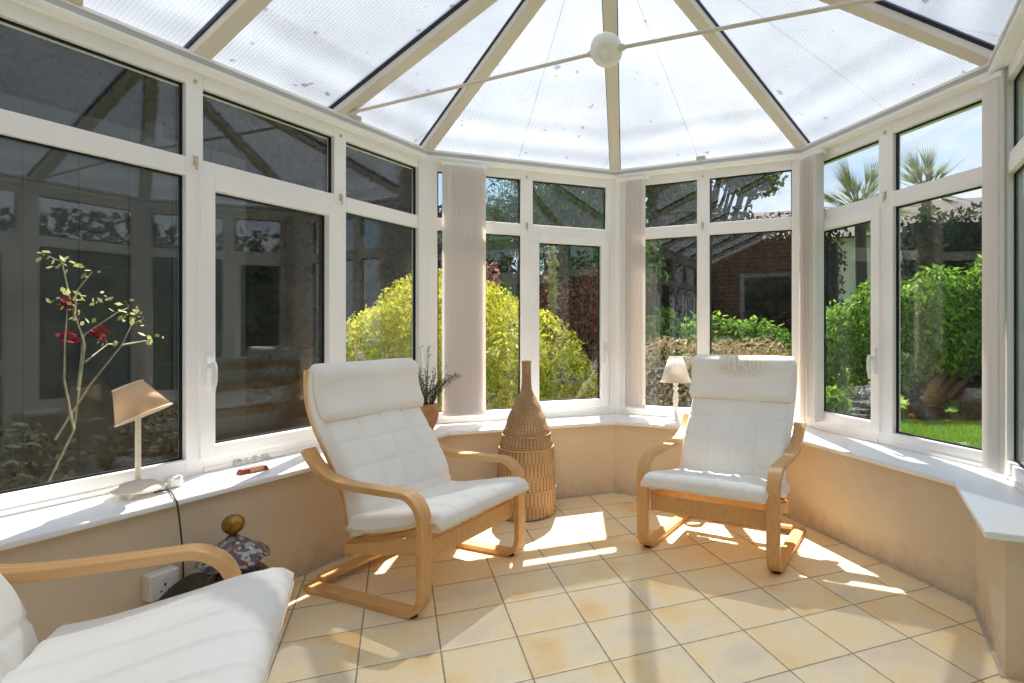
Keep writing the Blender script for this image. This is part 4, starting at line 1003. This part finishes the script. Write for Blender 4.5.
# grass blades
n_ = 40000; g = None
gy = rs.uniform(4.2, 7.9, n_); P = np.stack([2.25+rs.rand(n_)*(.68*gy-2.25), gy, np.full(n_, GZ)], 1); a = rs.uniform(0, 2*PI, n_); w_ = .006
dx = np.stack([np.cos(a)*w_, np.sin(a)*w_, np.zeros(n_)], 1); tip = np.stack([rs.uniform(-.02, .02, n_), rs.uniform(-.02, .02, n_), rs.uniform(.03, .07, n_)], 1)
V = np.stack([P-dx, P+dx, P+tip], 1).reshape(-1, 3); me = bpy.data.meshes.new('grass'); me.vertices.add(len(V)); me.vertices.foreach_set('co', V.ravel()); me.loops.add(3*n_); me.loops.foreach_set('vertex_index', np.arange(3*n_)); me.polygons.add(n_); me.polygons.foreach_set('loop_start', np.arange(0, 3*n_, 3)); me.update(calc_edges=True); me.materials.append(M['blade'])
o = link(bpy.data.objects.new('grass', me)); tag(o, 'short bright lawn grass outside the right window', 'grass', kind='stuff')
hedge('boundary_hedge', 'dark hedge running along the right side outside the doorway', (5.0, 4.2), (1.9, -5), 2.6, .8, 26000, .12, M['hedge'])
# palm tree
t = thing('palm_tree', 'spiky palm crown against the sky in the upper pane left of the mullion', 'tree', (6.7, 15.5, GZ)); g = G()
g.tube([(0, 0, 0), (.05, 0, 2.5), (0, 0, 4.9)], [.2, .16, .14], 10); g.build('trunk', M['trunk'], t); g = G(); rr = random.Random(2)
for i in range(70):
    a = rr.uniform(0, 2*PI); el = rr.uniform(-.4, 1.3); L = rr.uniform(1.2, 1.9); d = Vector((math.cos(a)*math.cos(el), math.sin(a)*math.cos(el), math.sin(el))); c = Vector((0, 0, 4.55)); s_ = d.cross(Vector((0, 0, 1))).normalized()
    for j in range(9):
        q = -.35+.7*j/8; e_ = (d+s_*q*.9).normalized(); b0 = c+d*L*.45; n__ = s_*.018
        g.add([b0-n__, b0+n__, b0+e_*L*.55+Vector((0, 0, -.06*L))], [(0, 1, 2)])
    g.tube([c, c+d*L*.45], [.02, .012], 4)
g.build('fronds', M['palm'], t)
t = thing('palm_tree', 'spiky palm crown against the sky in the upper pane right of the mullion', 'tree', (9.8, 17.8, GZ)); g2 = g
o2 = bpy.data.objects.new('fronds', t.id_data and bpy.data.meshes[[m_.name for m_ in bpy.data.meshes if m_.name.startswith('fronds')][0]]); link(o2, t); o2.location = (0, 0, 1.55); o2.rotation_euler = (0, 0, 1.1); o2.scale = (1.05, 1.05, .9)
g = G(); g.tube([(0, 0, 0), (.05, 0, 2.5), (0, 0, 6.0)], [.2, .16, .14], 10); g.build('trunk', M['trunk'], t)
# neighbour's house beyond the hedge
t = thing('neighbour_house', 'low house with a brown tiled roof beyond the hedge on the right', 'house', (14.5, 24, GZ), -.35)
g = G(); g.box(-9, 9, -3, 3, 0, 5.0); g.build('brick_wall', M['brick'], t)
g = G(); g.add([(-9.5, -3.6, 5.0), (9.5, -3.6, 5.0), (9.5, 3.6, 5.0), (-9.5, 3.6, 5.0), (-8.5, 0, 6.9), (8.5, 0, 6.9)], [(0, 1, 5, 4), (2, 3, 4, 5), (1, 2, 5), (3, 0, 4), (3, 2, 1, 0)]); g.build('roof', M['roofbrown'], t)
g = G(); q = [ST['L']+N['L']*-1.25, ST['L']+DR['L']*7+N['L']*-1.25, np.array((-14, -8)), np.array((-14, 14)), np.array((-3.6, 14)), np.array((-3.0, 6.5))]
g.add([F3(p, GZ+.006) for p in q], [(0, 1, 2, 3, 4, 5)]); g.build('dark_ground_sheet', M['soil'], **struct)  # dark sheet added over the sunlit lawn to darken the left ground
# fence on the left, rose close to the glass
f0 = ST['L']-DR['L']*.6+N['L']*-2.7; f1 = ST['L']+DR['L']*6.5+N['L']*-2.7
L = float(np.linalg.norm(f1-f0)); dv = (f1-f0)/L
t = thing('timber_fence', 'timber fence coloured dark as if shaded, outside the long left windows', 'fence', F3((f0+f1)/2, GZ)); 
g = G(); nb = int(L/.15); nn = np.array([-dv[1], dv[0]])
for i in range(nb):
    c = f0+dv*(i+.5)*L/nb; o_ = .012*(i % 2); h = 2.9
    pl = [c-dv*.078+nn*o_, c+dv*.078+nn*o_, c+dv*.078+nn*(o_+.02), c-dv*.078+nn*(o_+.02)]; g.hexa([F3(p, GZ) for p in pl]+[F3(p, GZ+h) for p in pl])
inv_to(g.build('boards', M['fence'], None), t)
for i in range(5):
    c = f0+dv*(L*(i+.5)/5); g = G(); pl = [c-dv*.05-nn*.06, c+dv*.05-nn*.06, c+dv*.05+nn*.0, c-dv*.05]; g.hexa([F3(p, GZ) for p in pl]+[F3(p, GZ+3) for p in pl]); inv_to(g.build('post', M['fence'], None), t)
# rose
rp_ = onwall('L', 60, -1.0); root = thing('rose_bush', 'sparse rose bush with pale branches and red blooms outside the first left window', 'shrub', F3(rp_, GZ))
def at(u, v, k='L', off=-.9):
    p = onwall(k, u, off); return Vector((float(p[0]), float(p[1]), 1.1-(v-329.3)*float(p[1])/F))
segs = [[(30, 520), (74, 430), (85, 345), (70, 300), (62, 262), (48, 256)], [(78, 390), (84, 335), (118, 312), (128, 308)], [(74, 320), (76, 292), (92, 272)], [(55, 440), (90, 385), (122, 345), (135, 318)], [(122, 345), (150, 340)], [(85, 362), (108, 344)], [(74, 430), (64, 380), (65, 340), (68, 300)]]
g = G()
for sg in segs:
    P = [at(*q, off=-.9-.1*(i % 2)) for i, q in enumerate(sg)]; g.tube(P, [.0055-.0035*i/(len(P)-1) for i in range(len(P))], 6)
inv_to(g.build('branches', M['stem'], None), root)
tips = [(46, 257), (62, 262), (70, 265), (92, 272), (76, 308), (84, 318), (118, 312), (126, 306), (132, 318), (138, 322), (150, 341), (154, 340), (108, 344), (78, 300), (60, 300), (100, 300)]
inv_to(leaves('leaves', [at(*q) for q in tips], [(.045, .045, .045)]*len(tips), 115, .030, M['yellowleaf'], None, .2, .3, .6), root)
fl_ = [(68, 304), (70, 336), (98, 333)]
for q in fl_: inv_to(leaves('bloom', [at(*q, off=-.95)], [(.028, .028, .026)], 36, .028, M['rose'], None, .3, .3, .9, zmin=-1), root)
# low foliage at the foot of the fence
for i, (u, lb) in enumerate(((5, 'dark low leafy clump outside at the far left of the first window'), (150, 'dark low leafy clump outside behind the tilted lamp'))):
    c = onwall('L', u, -1.5); root = thing('leafy_clump', lb, 'plant', F3(c, GZ))
    inv_to(leaves('foliage', [(float(c[0]), float(c[1]), GZ+.4)], [(.32, .32, .45)], 1600, .05, M['darkhedge'], None, .4, .3), root)
